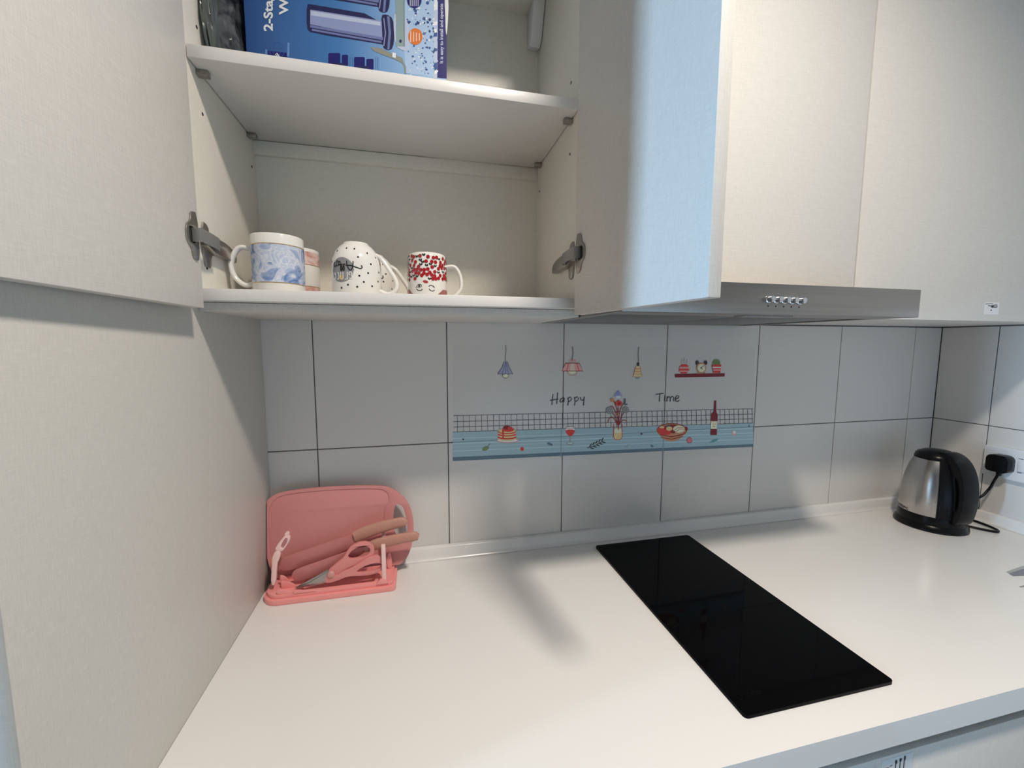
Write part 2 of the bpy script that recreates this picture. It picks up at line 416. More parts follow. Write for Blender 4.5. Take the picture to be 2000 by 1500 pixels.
# ------------------------------------------------------------------ cooker hood
HX0, HX1, HY, HZ0, HZ1 = 0.6375, 1.2395, -0.430, 0.5875, 0.637
hd = empty('cooker_hood', (.938, -.22, HZ0), 'slim brushed steel cooker hood with five round buttons', 'cooker hood')
bm = bmesh.new()
for a in ((HX0, HX1, HY+.018, -.012, HZ0+.010, HZ1), (HX0, HX0+.02, HY+.018, -.012, HZ0, HZ0+.010), (HX1-.02, HX1, HY+.018, -.012, HZ0, HZ0+.010), (HX0+.02, HX1-.02, -.03, -.012, HZ0, HZ0+.010), (HX0+.02, HX1-.02, HY+.018, HY+.07, HZ0, HZ0+.010)): box_bm(*a, 0.0, bm)
link('body', mesh_from(bm), M_steel, hd)
box('front_panel', HX0, HX1, HY, HY+.0175, HZ0-.0005, HZ1+.0005, M_steel, hd, 0.0012)
M_filt = mat('filter_mesh', (.30, .30, .30, 1), .45, metal=1, bump=((500, 500, 500), .4, .3))
xm = (HX0+HX1)/2
for (a, b) in ((HX0+.024, xm-.003), (xm+.003, HX1-.024)): box('grease_filter', a, b, HY+.074, -.034, HZ0+.002, HZ0+.0095, M_filt, hd, .001)
box('lamp_lens', xm-.05, xm+.05, HY+.030, HY+.058, HZ0-.002, HZ0+.0005, mat('hood_lens', (.30, .30, .29, 1), .35), hd, .0006)
for i in range(5):
    p = UY(1501+i*15.1, 584.5+i*0.75, HY)
    bm = lathe_bm([(0, .011), (.0042, .011), (.0052, .0098), (.0052, .002), (.0066, .0014), (.0066, 0)], 20)
    bmesh.ops.transform(bm, matrix=Matrix.Translation((p.x, HY, p.z)) @ Matrix.Rotation(math.radians(90), 4, 'X'), verts=bm.verts)
    link('button', mesh_from(bm, 35), M_chrome, hd)
    bm = tube_bm([(p.x, HY+.0001, p.z-.011), (p.x, HY-.0003, p.z-.011)], .0013, 8); link('button_symbol', mesh_from(bm), K, hd)

# ------------------------------------------------------------------ worktop with upstand, base cabinets
wt = empty('worktop', (1.0, -.3, -.04), 'glossy white stone worktop with low upstand along the walls', 'worktop')
slots = [[(1.690, -.362), (1.669, -.397), (1.95, -.400), (1.95, -.362)], [(1.632, -.417), (1.628, -.425), (1.95, -.434), (1.95, -.417)]]
slots = [smooth_loop(s, 1) for s in slots]
prism('slab', [(0.0005, -.611), (XR-.0005, -.611), (XR-.0005, -.0005), (0.0005, -.0005)], slots, lambda u, v, t: Vector((u, v, t)), -.040, 0, M_stone, wt, 0)
for s in slots: prism('drainer_groove', s, [], lambda u, v, t: Vector((u, v, t)), -.0395, -.008, mat('groove_steel', (.30, .32, .35, 1), .4, metal=.6), wt)
prof = [(-.0005, .031), (-.0105, .031), (-.0130, .0285), (-.0140, .010), (-.0165, .004), (-.021, .0005), (-.0005, .0005)]
prism('back_upstand', prof, [], lambda u, v, t: Vector((t, u, v)), .001, XR-.0005, M_stone, wt, 0, 60)
prism('side_upstand', prof, [], lambda u, v, t: Vector((XR+u, t, v)), -.610, -.0215, M_stone, wt, 0, 60)
bx = [0.001, 0.66, 1.36, XR-.002]
labs = ['white base cabinet under the worktop beside the tall panel', 'white base cabinet under the hob with a fork and spoon sticker', 'white base cabinet under the worktop below the kettle']
for i in range(3):
    b = empty('base_cabinet', ((bx[i]+bx[i+1])/2, -.3, ZF), labs[i], 'cabinet', 'white base cabinets')
    box('body', bx[i]+.0005, bx[i+1]-.0005, -.575, -.002, ZF+.09, -.0405, M_lam, b)
    box('groove_shade_strip', bx[i]+.0010, bx[i+1]-.0010, -.5762, -.5752, -.14, -.0405, mat('groove_shade_grey', (.05, .055, .06, 1), .6), b, 0)  # dark strip painting in the shade of the gap under the worktop
    box('plinth', bx[i]+.0005, bx[i+1]-.0005, -.545, -.50, ZF, ZF+.0895, M_dark, b)
    box('door', bx[i]+.002, bx[i+1]-.002, -.597, -.5765, ZF+.10, -.0735, M_lam, b)
st2 = empty('drawer_sticker', (1.02, -.5975, -.11), 'small white fork and spoon sticker on the base cabinet door', 'sticker')
prism('paper', rrect(.995, 1.055, -.118, -.0785, .002, 2), [], lambda u, v, t: Vector((u, -.5972-t, v)), 0, .0002, M_wplas, st2)
W2 = lambda u, v, t: Vector((u, -.5974-t, v))
art('cutlery_print', [('e', K, 1.0215, -.087, .0022, .0038, .3), ('l', K, .0016, [(1.021, -.090), (1.0215, -.108)]), ('e', K, 1.030, -.0855, .0025, .003), ('l', K, .0016, [(1.0297, -.088), (1.0297, -.108)]), ('e', K, 1.038, -.0845, .0016, .0045), ('l', K, .0016, [(1.0375, -.088), (1.0375, -.106)]),
    ('l', K, .0010, [(1.001, -.092), (1.007, -.0925)]), ('l', K, .0010, [(1.009, -.0905), (1.014, -.0900)]), ('l', K, .0010, [(1.001, -.098), (1.012, -.0975)])], W2, st2)

# ------------------------------------------------------------------ hob
hb = empty('hob', (.921, -.303, 0), 'black glass domino hob set on the white worktop', 'hob')
prism('glass_plate', rrect(0.7816, 1.0609, -.5609, -.0463, .007, 5), [], lambda u, v, t: Vector((u, v, t)), .0005, .0055, M_glass, hb, 0)
lk = mat('hob_logo_grey', (.0035, .0035, .0038, 1), .3, spec=.05)
pl = []
p0 = UP(1440, 1366, (0, 0, .0055), (0, 0, 1)); p1 = UP(1494, 1356, (0, 0, .0055), (0, 0, 1))
H_ = lambda u, v, t: Vector((p0.x+u, p0.y+v, .0055+t))
sh = [('l', lk, .0014, ell(.006, .004, .0052, .0052, 16)+[(.0112, .004)])]
for q in text_polys('turbo', .014, .0002): sh.append(('p', lk, [(a+.015, b) for a, b in q]))
art('logo_print', sh, H_, hb, .000001, .00006)

# ------------------------------------------------------------------ wall sticker (clear film with printed kitchen drawing)
ws = empty('wall_sticker', (.86, -.0005, .2), 'clear wall sticker with drawn kitchen scene reading Happy Time', 'sticker')
TH = 0.0005
fpts = [UY(885, 672, -TH), UY(1474, 680, -TH), UY(1471, 893, -TH), UY(885, 901, -TH)]
film = mat('clear_film', (.75, .74, .72, 1), .3, spec=.2, alpha=.03)
prism('film', [(p.x, p.z) for p in fpts], [], lambda u, v, t: Vector((u, -t, v)), .0002, .0004, film, ws)
def A5(u, v, t): q = UY(860+u/5.556, 640+v/5.556, -TH); return Vector((q.x, -TH-t, q.z))
def A6(u, v, t): q = UY(1160+u/5.556, 640+v/5.556, -TH); return Vector((q.x, -TH-t, q.z))
O = 1778-1667  # crop 5 and crop 6 share one scale: u6 = u5 - 1667
I_line = ink(60, 58, 62); I_teal = ink(94, 112, 118); I_teal2 = ink(112, 129, 134); I_navy = ink(56, 70, 80); I_jt = ink(78, 92, 98)
I_blue = ink(96, 98, 120); I_blk = ink(35, 33, 36); I_pink = ink(158, 98, 98); I_red = ink(128, 38, 36); I_cream = ink(168, 150, 118); I_brown = ink(120, 84, 62)
I_wine = ink(74, 22, 28); I_green = ink(70, 84, 50); I_dgreen = ink(48, 62, 64); I_or = ink(176, 120, 88); I_white = ink(150, 148, 145); I_grey = ink(92, 94, 92); I_dred = ink(84, 26, 26)
# table: a teal strip whose edges are given by its left and right ends (crop-5 coordinates, right end at u = 1667 + 1735)
U0, U1 = 136, 1667+1728
def row(vl, vr): return lambda u: vl+(vr-vl)*(u-U0)/(U1-U0)
top, bot, lip = row(1132, 1035), row(1405, 1262), row(1447, 1292)
tb = [('p', I_teal, [(U0, top(U0)), (U1, top(U1)), (U1, bot(U1)), (U0, bot(U0))]), ('p', I_navy, [(U0, bot(U0)), (U1, bot(U1)), (U1, lip(U1)), (U0, lip(U0))]), ('l', I_line, 5, [(U0, top(U0)), (U1, top(U1))])]
for (f_, w_) in ((.26, 7), (.47, 9), (.76, 8), (.60, 4)):
    tb.append(('l', I_teal2, w_, [(U0, top(U0)+f_*(bot(U0)-top(U0))), (U1, top(U1)+f_*(bot(U1)-top(U1)))]))
art('table_print', tb, A5, ws, .00002)
jl = []
for k in range(1, 5):     # tile joints that press through the film
    a = A5(0, 0, 0)
for pxs in (((885, 864), (1474, 833)),): jl.append(('l', I_jt, 8, [((q[0]-860)*5.556, (q[1]-640)*5.556) for q in pxs]))
for (xa, ya, xb, yb) in ((1096.5, 836, 1095, 893), (1297, 830, 1294, 897)): jl.append(('l', I_jt, 9, [((xa-860)*5.556, (ya-640)*5.556), ((xb-860)*5.556, (yb-640)*5.556)]))
art('joint_crease', jl, A5, ws, .00001, .00045)
# grid of printed wall tiles
g0, g3 = row(955, 880), top
gr = []
for f_ in (0, .37, .70): gr.append(('l', I_line, 6, [(U0+6, g0(U0)+f_*(g3(U0)-g0(U0))), (U1, g0(U1)+f_*(g3(U1)-g0(U1)))]))
n = 58; a, b = math.log(1), math.log(0.70)
u = 184.0; stp = 66.5
while u < U1-5:
    gr.append(('l', I_line, 5.0, [(u, g0(u)), (u+3, g3(u))])); u += stp*(1-.27*(u-U0)/(U1-U0))
art('grid_print', gr, A5, ws, 0.000001)
# pendant lamps
art('pendant_print', [('l', I_line, 6, [(709, 185), (713, 240), (705, 300), (706, 365)]), ('e', I_cream, 708, 515, 34, 32), ('l', I_line, 5, ell(708, 515, 34, 32)), ('p', I_blue, smooth_loop([(690, 365), (728, 365), (745, 430), (788, 505), (755, 500), (738, 512), (708, 500), (680, 512), (655, 500), (620, 505), (670, 430)], 1)),
    ('l', I_line, 6, [(692, 368), (668, 435), (622, 503)]), ('l', I_line, 6, [(726, 368), (748, 435), (786, 503)]), ('l', I_line, 5, [(705, 372), (690, 440), (672, 500)]), ('l', I_line, 5, [(715, 372), (726, 440), (740, 500)]), ('l', I_line, 5, [(709, 372), (708, 500)]), ('l', I_line, 6, [(622, 503), (655, 498), (680, 510), (708, 498), (738, 510), (755, 498), (786, 503)])], A5, ws, base=.0007)
art('pendant_print', [('l', I_line, 8, [(1432, 205), (1440, 280), (1428, 350)]), ('l', I_pink, 9, ell(1412, 360, 14, 10)), ('l', I_pink, 9, ell(1452, 360, 18, 11)), ('l', I_brown, 5, [(1372, 470), (1395, 516), (1470, 516), (1486, 470)]), ('e', I_cream, 1432, 478, 40, 22),
    ('p', I_pink, [(1358, 385), (1505, 385), (1548, 470), (1318, 470)]), ('p', ink(178, 122, 112), [(1415, 385), (1450, 385), (1460, 470), (1405, 470)]), ('l', I_dred, 6, [(1358, 385), (1505, 385), (1548, 470), (1318, 470), (1358, 385)]), ('l', I_red, 6, [(1390, 388), (1370, 468)]), ('l', I_red, 6, [(1478, 388), (1505, 468)])], A5, ws, base=.0007)
art('pendant_print', [('l', I_line, 7, [(486, 210), (478, 290), (484, 380)]), ('e', I_grey, 472, 540, 26, 18), ('p', ink(150, 122, 92), [(455, 415), (498, 415), (520, 532), (422, 532)]), ('l', I_brown, 6, [(455, 415), (422, 532), (520, 532), (498, 415)]), ('p', I_blk, [(466, 380), (490, 380), (490, 415), (466, 415)]),
    ('l', I_red, 5, [(448, 450), (462, 440), (475, 452), (490, 440), (503, 450)]), ('l', I_red, 5, [(440, 480), (458, 470), (475, 482), (492, 470), (509, 480)]), ('l', I_brown, 5, [(432, 508), (455, 498), (475, 510), (495, 498), (515, 508)])], A6, ws, base=.0007)
# lettering
LT = 9
hap = [[(1222, 720), (1210, 838)], [(1272, 703), (1262, 828)], [(1190, 790), (1280, 775)], [(1345, 760), (1310, 770), (1295, 800), (1305, 812), (1335, 790), (1345, 762), (1340, 812)],
       [(1380, 758), (1390, 800), (1382, 845)], [(1385, 770), (1410, 750), (1425, 770), (1412, 795), (1388, 802)], [(1455, 755), (1462, 800), (1456, 843)], [(1458, 765), (1485, 748), (1500, 768), (1487, 793), (1462, 800)],
       [(1520, 752), (1524, 785), (1540, 790), (1556, 780)], [(1562, 748), (1556, 800), (1552, 845)]]
art('lettering', [('l', I_blk, LT, s) for s in hap], A5, ws, 0.000002, .0007)
tim = [[(668, 725), (755, 712)], [(714, 720), (710, 802)], [(770, 735), (766, 802)], [(790, 802), (795, 745)], [(795, 765), (815, 745), (828, 760), (828, 800)], [(830, 765), (850, 742), (865, 758), (866, 800)], [(885, 775), (918, 762), (922, 740), (900, 738), (884, 765), (886, 795), (905, 802), (928, 788)]]
art('lettering', [('l', I_blk, LT, s) for s in tim], A6, ws, 0.000002, .0007)
# drawn shelf with cup, clock and cactus
art('shelf_print', [('p', I_wine, [(876, 502), (1418, 494), (1418, 530), (880, 540)]), ('p', I_red, smooth_loop([(930, 398), (1025, 395), (1030, 495), (918, 498)], 1)), ('p', I_pink, [(928, 425), (1026, 425), (1028, 445), (926, 445)]), ('p', I_pink, [(926, 465), (1026, 465), (1026, 480), (926, 480)]), ('l', I_cream, 8, [(1026, 415), (1048, 425), (1050, 455), (1026, 478)]),
    ('l', I_grey, 5, [(955, 388), (948, 365), (956, 345)]), ('l', I_grey, 5, [(980, 385), (975, 355), (982, 330)]), ('l', I_grey, 5, [(1008, 385), (1004, 360), (1014, 340)]),
    ('e', I_blk, 1118, 380, 18, 24), ('e', I_blk, 1210, 380, 18, 24), ('e', I_brown, 1163, 436, 54, 58), ('e', I_cream, 1163, 438, 41, 44), ('l', I_blk, 6, [(1190, 410), (1160, 436), (1178, 452)]), ('e', I_blk, 1160, 436, 8, 9), ('l', I_brown, 9, [(1128, 485), (1120, 500)]), ('l', I_brown, 9, [(1198, 485), (1206, 500)]),
    ('e', I_green, 1328, 385, 40, 42), ('l', I_dgreen, 4, [(1328, 345), (1328, 420)]), ('l', I_dgreen, 4, [(1308, 352), (1312, 420)]), ('l', I_dgreen, 4, [(1348, 352), (1344, 420)]), ('p', I_red, [(1276, 400), (1378, 400), (1366, 490), (1292, 490)]), ('p', I_white, [(1282, 425), (1374, 425), (1372, 438), (1284, 438)]), ('p', I_pink, [(1286, 452), (1370, 452), (1368, 466), (1288, 466)])], A6, ws, base=.0007)
# food and drink on the drawn table
art('pancakes_print', [('e', I_white, 730, 1222, 118, 26), ('l', I_red, 5, ell(730, 1222, 118, 26)), ('e', I_or, 722, 1200, 100, 28), ('e', I_red, 722, 1190, 102, 22), ('e', I_or, 722, 1170, 98, 28), ('e', I_red, 722, 1160, 98, 20), ('e', I_or, 722, 1140, 98, 28), ('e', I_red, 722, 1128, 99, 26), ('e', I_or, 722, 1118, 95, 25), ('e', I_red, 735, 1105, 66, 24), ('e', I_dred, 722, 1085, 40, 22), ('e', I_red, 755, 1095, 28, 20), ('p', I_red, [(668, 1110), (690, 1112), (688, 1205), (672, 1200)])], A5, ws, base=.0007)
art('wine_glass_print', [('e', I_grey, 1406, 1255, 40, 20), ('e', I_teal2, 1406, 1252, 28, 11), ('p', I_grey, [(1401, 1180), (1411, 1180), (1412, 1250), (1400, 1250)]), ('p', I_white, smooth_loop([(1362, 1075), (1455, 1075), (1455, 1130), (1408, 1192), (1362, 1130)], 2)), ('p', I_red, smooth_loop([(1360, 1105), (1457, 1105), (1457, 1140), (1408, 1190), (1360, 1140)], 2)), ('l', I_brown, 4, ell(1408, 1085, 46, 10))], A5, ws, base=.0007)
vs = [('p', I_or, smooth_loop([(212, 1085), (304, 1085), (304, 1215), (212, 1215)], 2)), ('p', ink(170, 140, 122), [(222, 1100), (296, 1100), (296, 1140), (222, 1140)]), ('l', I_red, 7, [(214, 1045), (212, 1190), (240, 1215), (280, 1215), (304, 1190), (304, 1045)])]
for st in ([(264, 1110), (262, 960), (265, 780)], [(264, 1080), (250, 900), (215, 790)], [(264, 1060), (225, 960), (180, 900)], [(264, 1060), (300, 960), (340, 890)], [(264, 1070), (280, 900), (335, 800)], [(262, 1060), (205, 975), (165, 985), (150, 1030)], [(266, 1060), (310, 1005), (355, 1010)], [(240, 930), (205, 860), (175, 850)]): vs.append(('l', I_dred, 8, [tuple(p.to_2d()) for p in catmull([(x, y, 0) for x, y in st], 4)]))
vs += [('e', I_blue, 245, 735, 24, 26), ('e', I_blue, 280, 735, 24, 28), ('e', ink(80, 88, 118), 262, 715, 20, 34), ('e', ink(120, 130, 158), 262, 752, 30, 14), ('e', I_red, 268, 820, 36, 30), ('e', I_dred, 270, 822, 14, 12), ('e', I_brown, 195, 785, 20, 24), ('e', I_grey, 165, 895, 38, 38), ('l', I_line, 5, ell(165, 895, 34, 34)), ('l', I_line, 5, ell(165, 897, 16, 16)), ('e', I_grey, 340, 890, 36, 36), ('l', I_line, 5, ell(340, 890, 32, 32)), ('l', I_line, 5, ell(340, 892, 14, 14)), ('e', I_brown, 252, 940, 20, 18), ('e', I_blk, 250, 940, 8, 8), ('e', I_dgreen, 332, 795, 10, 32), ('e', I_dgreen, 342, 832, 20, 8)]
art('vase_print', vs, A6, ws, 0.00005, .0007)
bw = [('e', I_brown, 845, 1115, 168, 78), ('p', I_brown, smooth_loop([(690, 1140), (1000, 1130), (930, 1215), (840, 1235), (760, 1222)], 1)), ('l', I_dred, 7, ell(845, 1110, 160, 70)), ('e', I_red, 770, 1115, 78, 52), ('e', I_dred, 850, 1085, 90, 36), ('e', I_or, 815, 1095, 34, 24), ('e', I_cream, 920, 1100, 64, 40), ('l', I_brown, 7, [(870, 1110), (920, 1080), (970, 1085)]), ('l', I_brown, 7, [(885, 1130), (930, 1098), (978, 1102)]), ('e', I_dred, 855, 1130, 26, 16), ('e', I_or, 735, 1080, 26, 12), ('e', I_dgreen, 800, 1065, 30, 8),
      ('l', I_dred, 6, [(710, 1160), (840, 1185), (985, 1150)]), ('l', I_dred, 6, [(730, 1190), (840, 1210), (960, 1180)]), ('e', I_dred, 1000, 1095, 16, 22)]
art('pizza_print', bw, A6, ws, 0.00005, .0007)
art('bottle_print', [('p', I_wine, [(1305, 790), (1326, 790), (1326, 910), (1343, 945), (1332, 1165), (1262, 1165), (1270, 940), (1298, 910)]), ('p', I_cream, [(1268, 1015), (1337, 1015), (1334, 1098), (1266, 1098)]), ('l', I_brown, 5, [(1285, 1045), (1320, 1045)]), ('e', I_brown, 1300, 1070, 10, 8)], A6, ws, base=.0007)
for nm, pc in (('leaf_print', [('e', I_green, 490, 1310, 36, 20, -.4), ('l', I_blk, 3, ell(490, 1310, 36, 20, 14, -.4)), ('l', I_blk, 5, [(515, 1290), (540, 1255)])]), ('tomato_print', [('e', I_red, 887, 1315, 20, 22)]), ('seed_print', [('e', I_blk, 248, 1210, 10, 10)]), ('leaf_print', [('e', I_navy, 1187, 1262, 34, 14, .4)])):
    art(nm, pc, A5, ws, base=.0007)
fr = [('l', I_blk, 7, [(-75, 1305), (20, 1275), (100, 1225)])]
for k in range(5):
    x = -45+k*32; y = 1296-k*16
    fr += [('e', I_blk, x+8, y-22, 22, 6, -1.0), ('e', I_blk, x+24, y+12, 22, 6, .3)]
art('fern_print', fr, A6, ws, 0.000005, .0007)
TL = ink(60, 92, 96)
for nm, pc in (('slice_print', [('l', I_grey, 6, [(325, 1288), (355, 1290), (380, 1260)])]), ('leaf_print', [('e', I_navy, 628, 1283, 18, 12, .6)]), ('seed_print', [('e', I_blk, 515, 1152, 12, 10)]), ('tomato_print', [('e', ink(150, 70, 82), 1035, 1222, 28, 30), ('l', I_dred, 5, ell(1035, 1222, 28, 30)), ('l', I_dred, 4, [(1035, 1195), (1040, 1182)])]),
               ('leaf_print', [('e', TL, 1305, 1225, 38, 15, -.35), ('l', TL, 5, [(1255, 1250), (1350, 1208)])]), ('slice_print', [('e', I_pink, 1520, 1145, 24, 28), ('e', I_white, 1522, 1135, 16, 18)]), ('seed_print', [('e', I_navy, 1683, 1068, 10, 12)])):
    art(nm, pc, A6, ws, base=.0007)

# ------------------------------------------------------------------ mugs on the bottom board
ZB = 0.620
M_cer = mat('white_ceramic', (0.84, 0.82, 0.78, 1), 0.12, spec=0.5, bump=((40, 40, 40), 0.01, 0))
M_gold = mat('gold_rim', (.72, .50, .25, 1), .25, metal=.8)
def marble(name, c1, c2, c3, bands, h):
    m = bpy.data.materials.new(name); m.use_nodes = True; nt = m.node_tree; b = nt.nodes['Principled BSDF']; N = nt.nodes.new
    tc = N('ShaderNodeTexCoord'); mp = N('ShaderNodeMapping'); mp.inputs['Rotation'].default_value = (.4, .5, .3); mp.inputs['Scale'].default_value = (22, 22, 30)
    n1 = N('ShaderNodeTexNoise'); n1.inputs['Scale'].default_value = 1.0; n1.inputs['Detail'].default_value = 3; n1.inputs['Distortion'].default_value = 2.2
    rp = N('ShaderNodeValToRGB'); e = rp.color_ramp.elements; e[0].position = .34; e[0].color = c1; e[1].position = .52; e[1].color = c2
    for p_, c_ in ((.56, c3), (.60, c2), (.66, c3), (.72, c1)):
        q = rp.color_ramp.elements.new(p_); q.color = c_
    nt.links.new(tc.outputs['Object'], mp.inputs[0]); nt.links.new(mp.outputs[0], n1.inputs['Vector']); nt.links.new(n1.outputs['Fac'], rp.inputs[0])
    b.inputs['Roughness'].default_value = .15
    nt.links.new(rp.outputs[0], b.inputs['Base Color']); return m
M_mb = marble('blue_marble_print', (.10, .20, .45, 1), (.48, .55, .72, 1), (.70, .73, .80, 1), None, 1)
M_mp = marble('pink_marble_print', (.62, .30, .27, 1), (.78, .52, .47, 1), (.85, .70, .66, 1), None, 1)
def handle_bm(r, h, zt, zb, ext, ang, w=.0055, t=.0040, sag=0.0):
    d = Vector((math.cos(ang), math.sin(ang), 0)); Z = Vector((0, 0, 1))
    pts = [d*(r-.003)+Z*zt, d*(r+ext*.55)+Z*(zt+.001), d*(r+ext*.93)+Z*(zt*.72+zb*.28), d*(r+ext)+Z*(zt*.45+zb*.55+sag), d*(r+ext*.8)+Z*(zt*.15+zb*.85), d*(r+ext*.35)+Z*(zb-.002), d*(r-.003)+Z*(zb+.002)]
    return tube_bm(catmull(pts, 6), t, 12, None, w, (-d.y, d.x, 0))
def mug(name, loc, prof, label, handle=None, body=M_cer):
    e = empty(name, loc, label, 'mug', 'mugs in the open wall cabinet')
    o = link('body', mesh_from(lathe_bm(prof, 56), 50), body, e, False)
    if handle is not None: link('handle', mesh_from(handle, 50), M_cer, e, False)
    return e
def up_prof(r0, r1, h, t=.0035):
    return [(0, .003), (r0*.80, .003), (r0*.82, 0), (r0*.95, 0), (r0, .004), (r0+(r1-r0)*.5, h*.5), (r1, h-.002), (r1-.001, h), (r1-t+.001, h), (r1-t, h-.002), (r0-t, .010), (0, .007)]
def band(e, r, z0, z1, m, name):
    return link(name, mesh_from(lathe_bm([(r, z0), (r+.0002, z0), (r+.0002, z1), (r, z1)], 56), 50), m, e, False)
# blue marble mug
H1 = .098; R1 = .0410
ma = mug('mug', (.1005, -.205, ZB), up_prof(R1, R1, H1), 'white mug with blue marble band and gold lines', handle_bm(R1, H1, .077, .018, .031, math.radians(183), .0065, .0042))
band(ma, R1, .0185, .0800, M_mb, 'marble_band'); band(ma, R1+.0001, .0800, .0814, M_gold, 'gold_line'); band(ma, R1+.0001, .0171, .0185, M_gold, 'gold_line')
# pink marble mug behind
mb_ = mug('mug', (.1045, -.105, ZB), up_prof(R1, R1, H1), 'white mug with pink marble band behind the blue one', handle_bm(R1, H1, .077, .018, .030, math.radians(200), .0065, .0042))
band(mb_, R1, .068, .092, M_mp, 'marble_band'); band(mb_, R1+.0001, .0668, .068, M_gold, 'gold_line'); band(mb_, R1, .004, .026, M_mp, 'marble_band'); band(mb_, R1+.0001, .026, .0272, M_gold, 'gold_line')
# dotted mugs standing upside down
RC, HC = .0425, .0965
def down_prof(r, h):
    return [(r-.0035, .0), (r-.001, 0), (r, .002), (r, h*.55), (r-.001, h*.68), (r-.006, h*.82), (r-.014, h*.925), (r-.0195, h*.965), (r-.0215, h), (r-.0245, h), (r-.026, h-.003), (0, h-.003), (0, h-.008), (r-.022, h*.90), (r-.0105, h*.78), (r-.0045, h*.6), (r-.0035, .0)]
def rc_at(z, r, h):
    P = down_prof(r, h)[2:9]
    for (ra, za), (rb, zb) in zip(P, P[1:]):
        if za <= z <= zb: return ra+(rb-ra)*(z-za)/(zb-za)
    return r
def cyl(rf):      # (arc length from the front, height) -> local point on the mug, front faces -Y
    def fn(u, v, t):
        r = rf(v)+t; a = -math.pi/2+u/.042
        return Vector((r*math.cos(a), r*math.sin(a), v))
    return fn
K2 = mat('black_glaze', (.01, .01, .012, 1), .2); G2 = mat('grey_glaze', (.28, .28, .29, 1), .2); Y2 = mat('mustard_glaze', (.55, .33, .05, 1), .2)
def tear_handle(r, h, ang):
    d = Vector((math.cos(ang), math.sin(ang), 0)); Z = Vector((0, 0, 1))
    pts = [d*(r-.010)+Z*(h*.80), d*(r+.003)+Z*(h*.72), d*(r+.017)+Z*(h*.52), d*(r+.029)+Z*(h*.30), d*(r+.027)+Z*(h*.14), d*(r+.014)+Z*(h*.07), d*(r-.003)+Z*(h*.13)]
    return tube_bm(catmull(pts, 6), .0042, 12, None, .0065, (-d.y, d.x, 0))
def local_art(name, shapes, fn, e, **kw):
    o = art(name, shapes, fn, None, **kw); o.parent = e; return o
def dotted(loc, label, ang, face_u):
    e = mug('mug', loc, down_prof(RC, HC), label, tear_handle(RC, HC, ang))
    fn = cyl(lambda v: rc_at(v, RC, HC)+.0001)
    dots = [(-.036, .078), (-.014, .0815), (.002, .0805), (.026, .075), (.008, .066), (.030, .056), (.024, .040), (.009, .034), (.016, .024), (-.010, .018), (.005, .015), (.031, .018), (-.022, .013), (.045, .07), (.05, .045), (.046, .028), (.06, .06), (.064, .02), (.075, .045), (.085, .07), (-.05, .06), (-.056, .03), (-.065, .07), (-.075, .045), (-.085, .02), (-.095, .07), (-.105, .04), (.1, .03), (.11, .06), (.12, .02)]
    local_art('dot_print', [('e', K2, u, v, .0017, .0017) for u, v in dots], fn, e, layer=0)['kind'] = 'stuff'
    S = lambda pts: [(x+face_u, y) for x, y in pts]
    # emblem: grey disc, white capitals and black script, all upside down with the mug
    ring = []
    for k in range(14):
        xa, xb = -1+2*k/14, -1+2*(k+1)/14; ha, hb = math.sqrt(max(0, 1-xa*xa)), math.sqrt(max(0, 1-xb*xb))
        for j in range(10):
            va, vb = -1+2*j/10, -1+2*(j+1)/10
            ring.append(('p', G2, S([(.0225*xa, .044+.0212*ha*va), (.0225*xb, .044+.0212*hb*va), (.0225*xb, .044+.0212*hb*vb), (.0225*xa, .044+.0212*ha*vb)])))
    local_art('emblem_disc', ring, fn, e, layer=0)
    wh = M_cer; sh = [('e', Y2, face_u+.0000, .0305, .0048, .0040, .3)]
    caps = [[(.0145, .0375), (.0170, .0400), (.0185, .0390), (.0185, .0290), (.0165, .0275), (.0140, .0290), (.0140, .0325), (.0160, .0325)],   # G
            [(.0110, .0272), (.0110, .0400), (.0065, .0402)],                                          # L
            [(.0035, .0280), (.0035, .0385), (.0015, .0402), (-.0010, .0385), (-.0010, .0280)],        # U
            [(-.0090, .0380), (-.0075, .0400), (-.0050, .0390), (-.0045, .0340), (-.0055, .0285), (-.0085, .0280)],  # C
            [(-.0125, .0270), (-.0125, .0400)], [(-.0165, .0275), (-.0125, .0335), (-.0168, .0400)]]   # K
    sh += [('l', wh, .0016, S([(x, 2*.0338-y) for x, y in c])) for c in caps]
    scr = [[(.0215, .0580), (.0205, .0490), (.0165, .0425), (.0120, .0490), (.0105, .0590)], [(.0090, .0510), (.0180, .0505), (.0270, .0478), (.0330, .0465), (.0355, .0490), (.0340, .0520)],
           [(.0085, .0530), (.0050, .0520), (.0040, .0440), (.0062, .0425), (.0060, .0510)], [(.0040, .0530), (.0005, .0520), (-.0005, .0440), (.0018, .0425), (.0012, .0520)],
           [(.0000, .0530), (-.0040, .0520), (-.0050, .0560), (-.0025, .0580), (-.0010, .0545), (-.0050, .0515)], [(-.0060, .0520), (-.0095, .0510), (-.0100, .0560), (-.0075, .0600), (-.0060, .0570)], [(-.0110, .0520), (-.0145, .0500), (-.0160, .0550), (-.0130, .0570)]]
    sh += [('l', K2, .0016, S([tuple(q.to_2d()) for q in catmull([(x, y, 0) for x, y in c], 5)])) for c in scr]
    local_art('lettering', sh, fn, e, layer=.00002, base=.00045)
    return e
dotted((.2285, -.200, ZB), 'upside down white mug with black dots and grey emblem, in front', math.radians(-12), -.0215)
dotted((.2470, -.098, ZB), 'upside down white dotted mug partly hidden behind its twin', math.radians(-4), -.012)
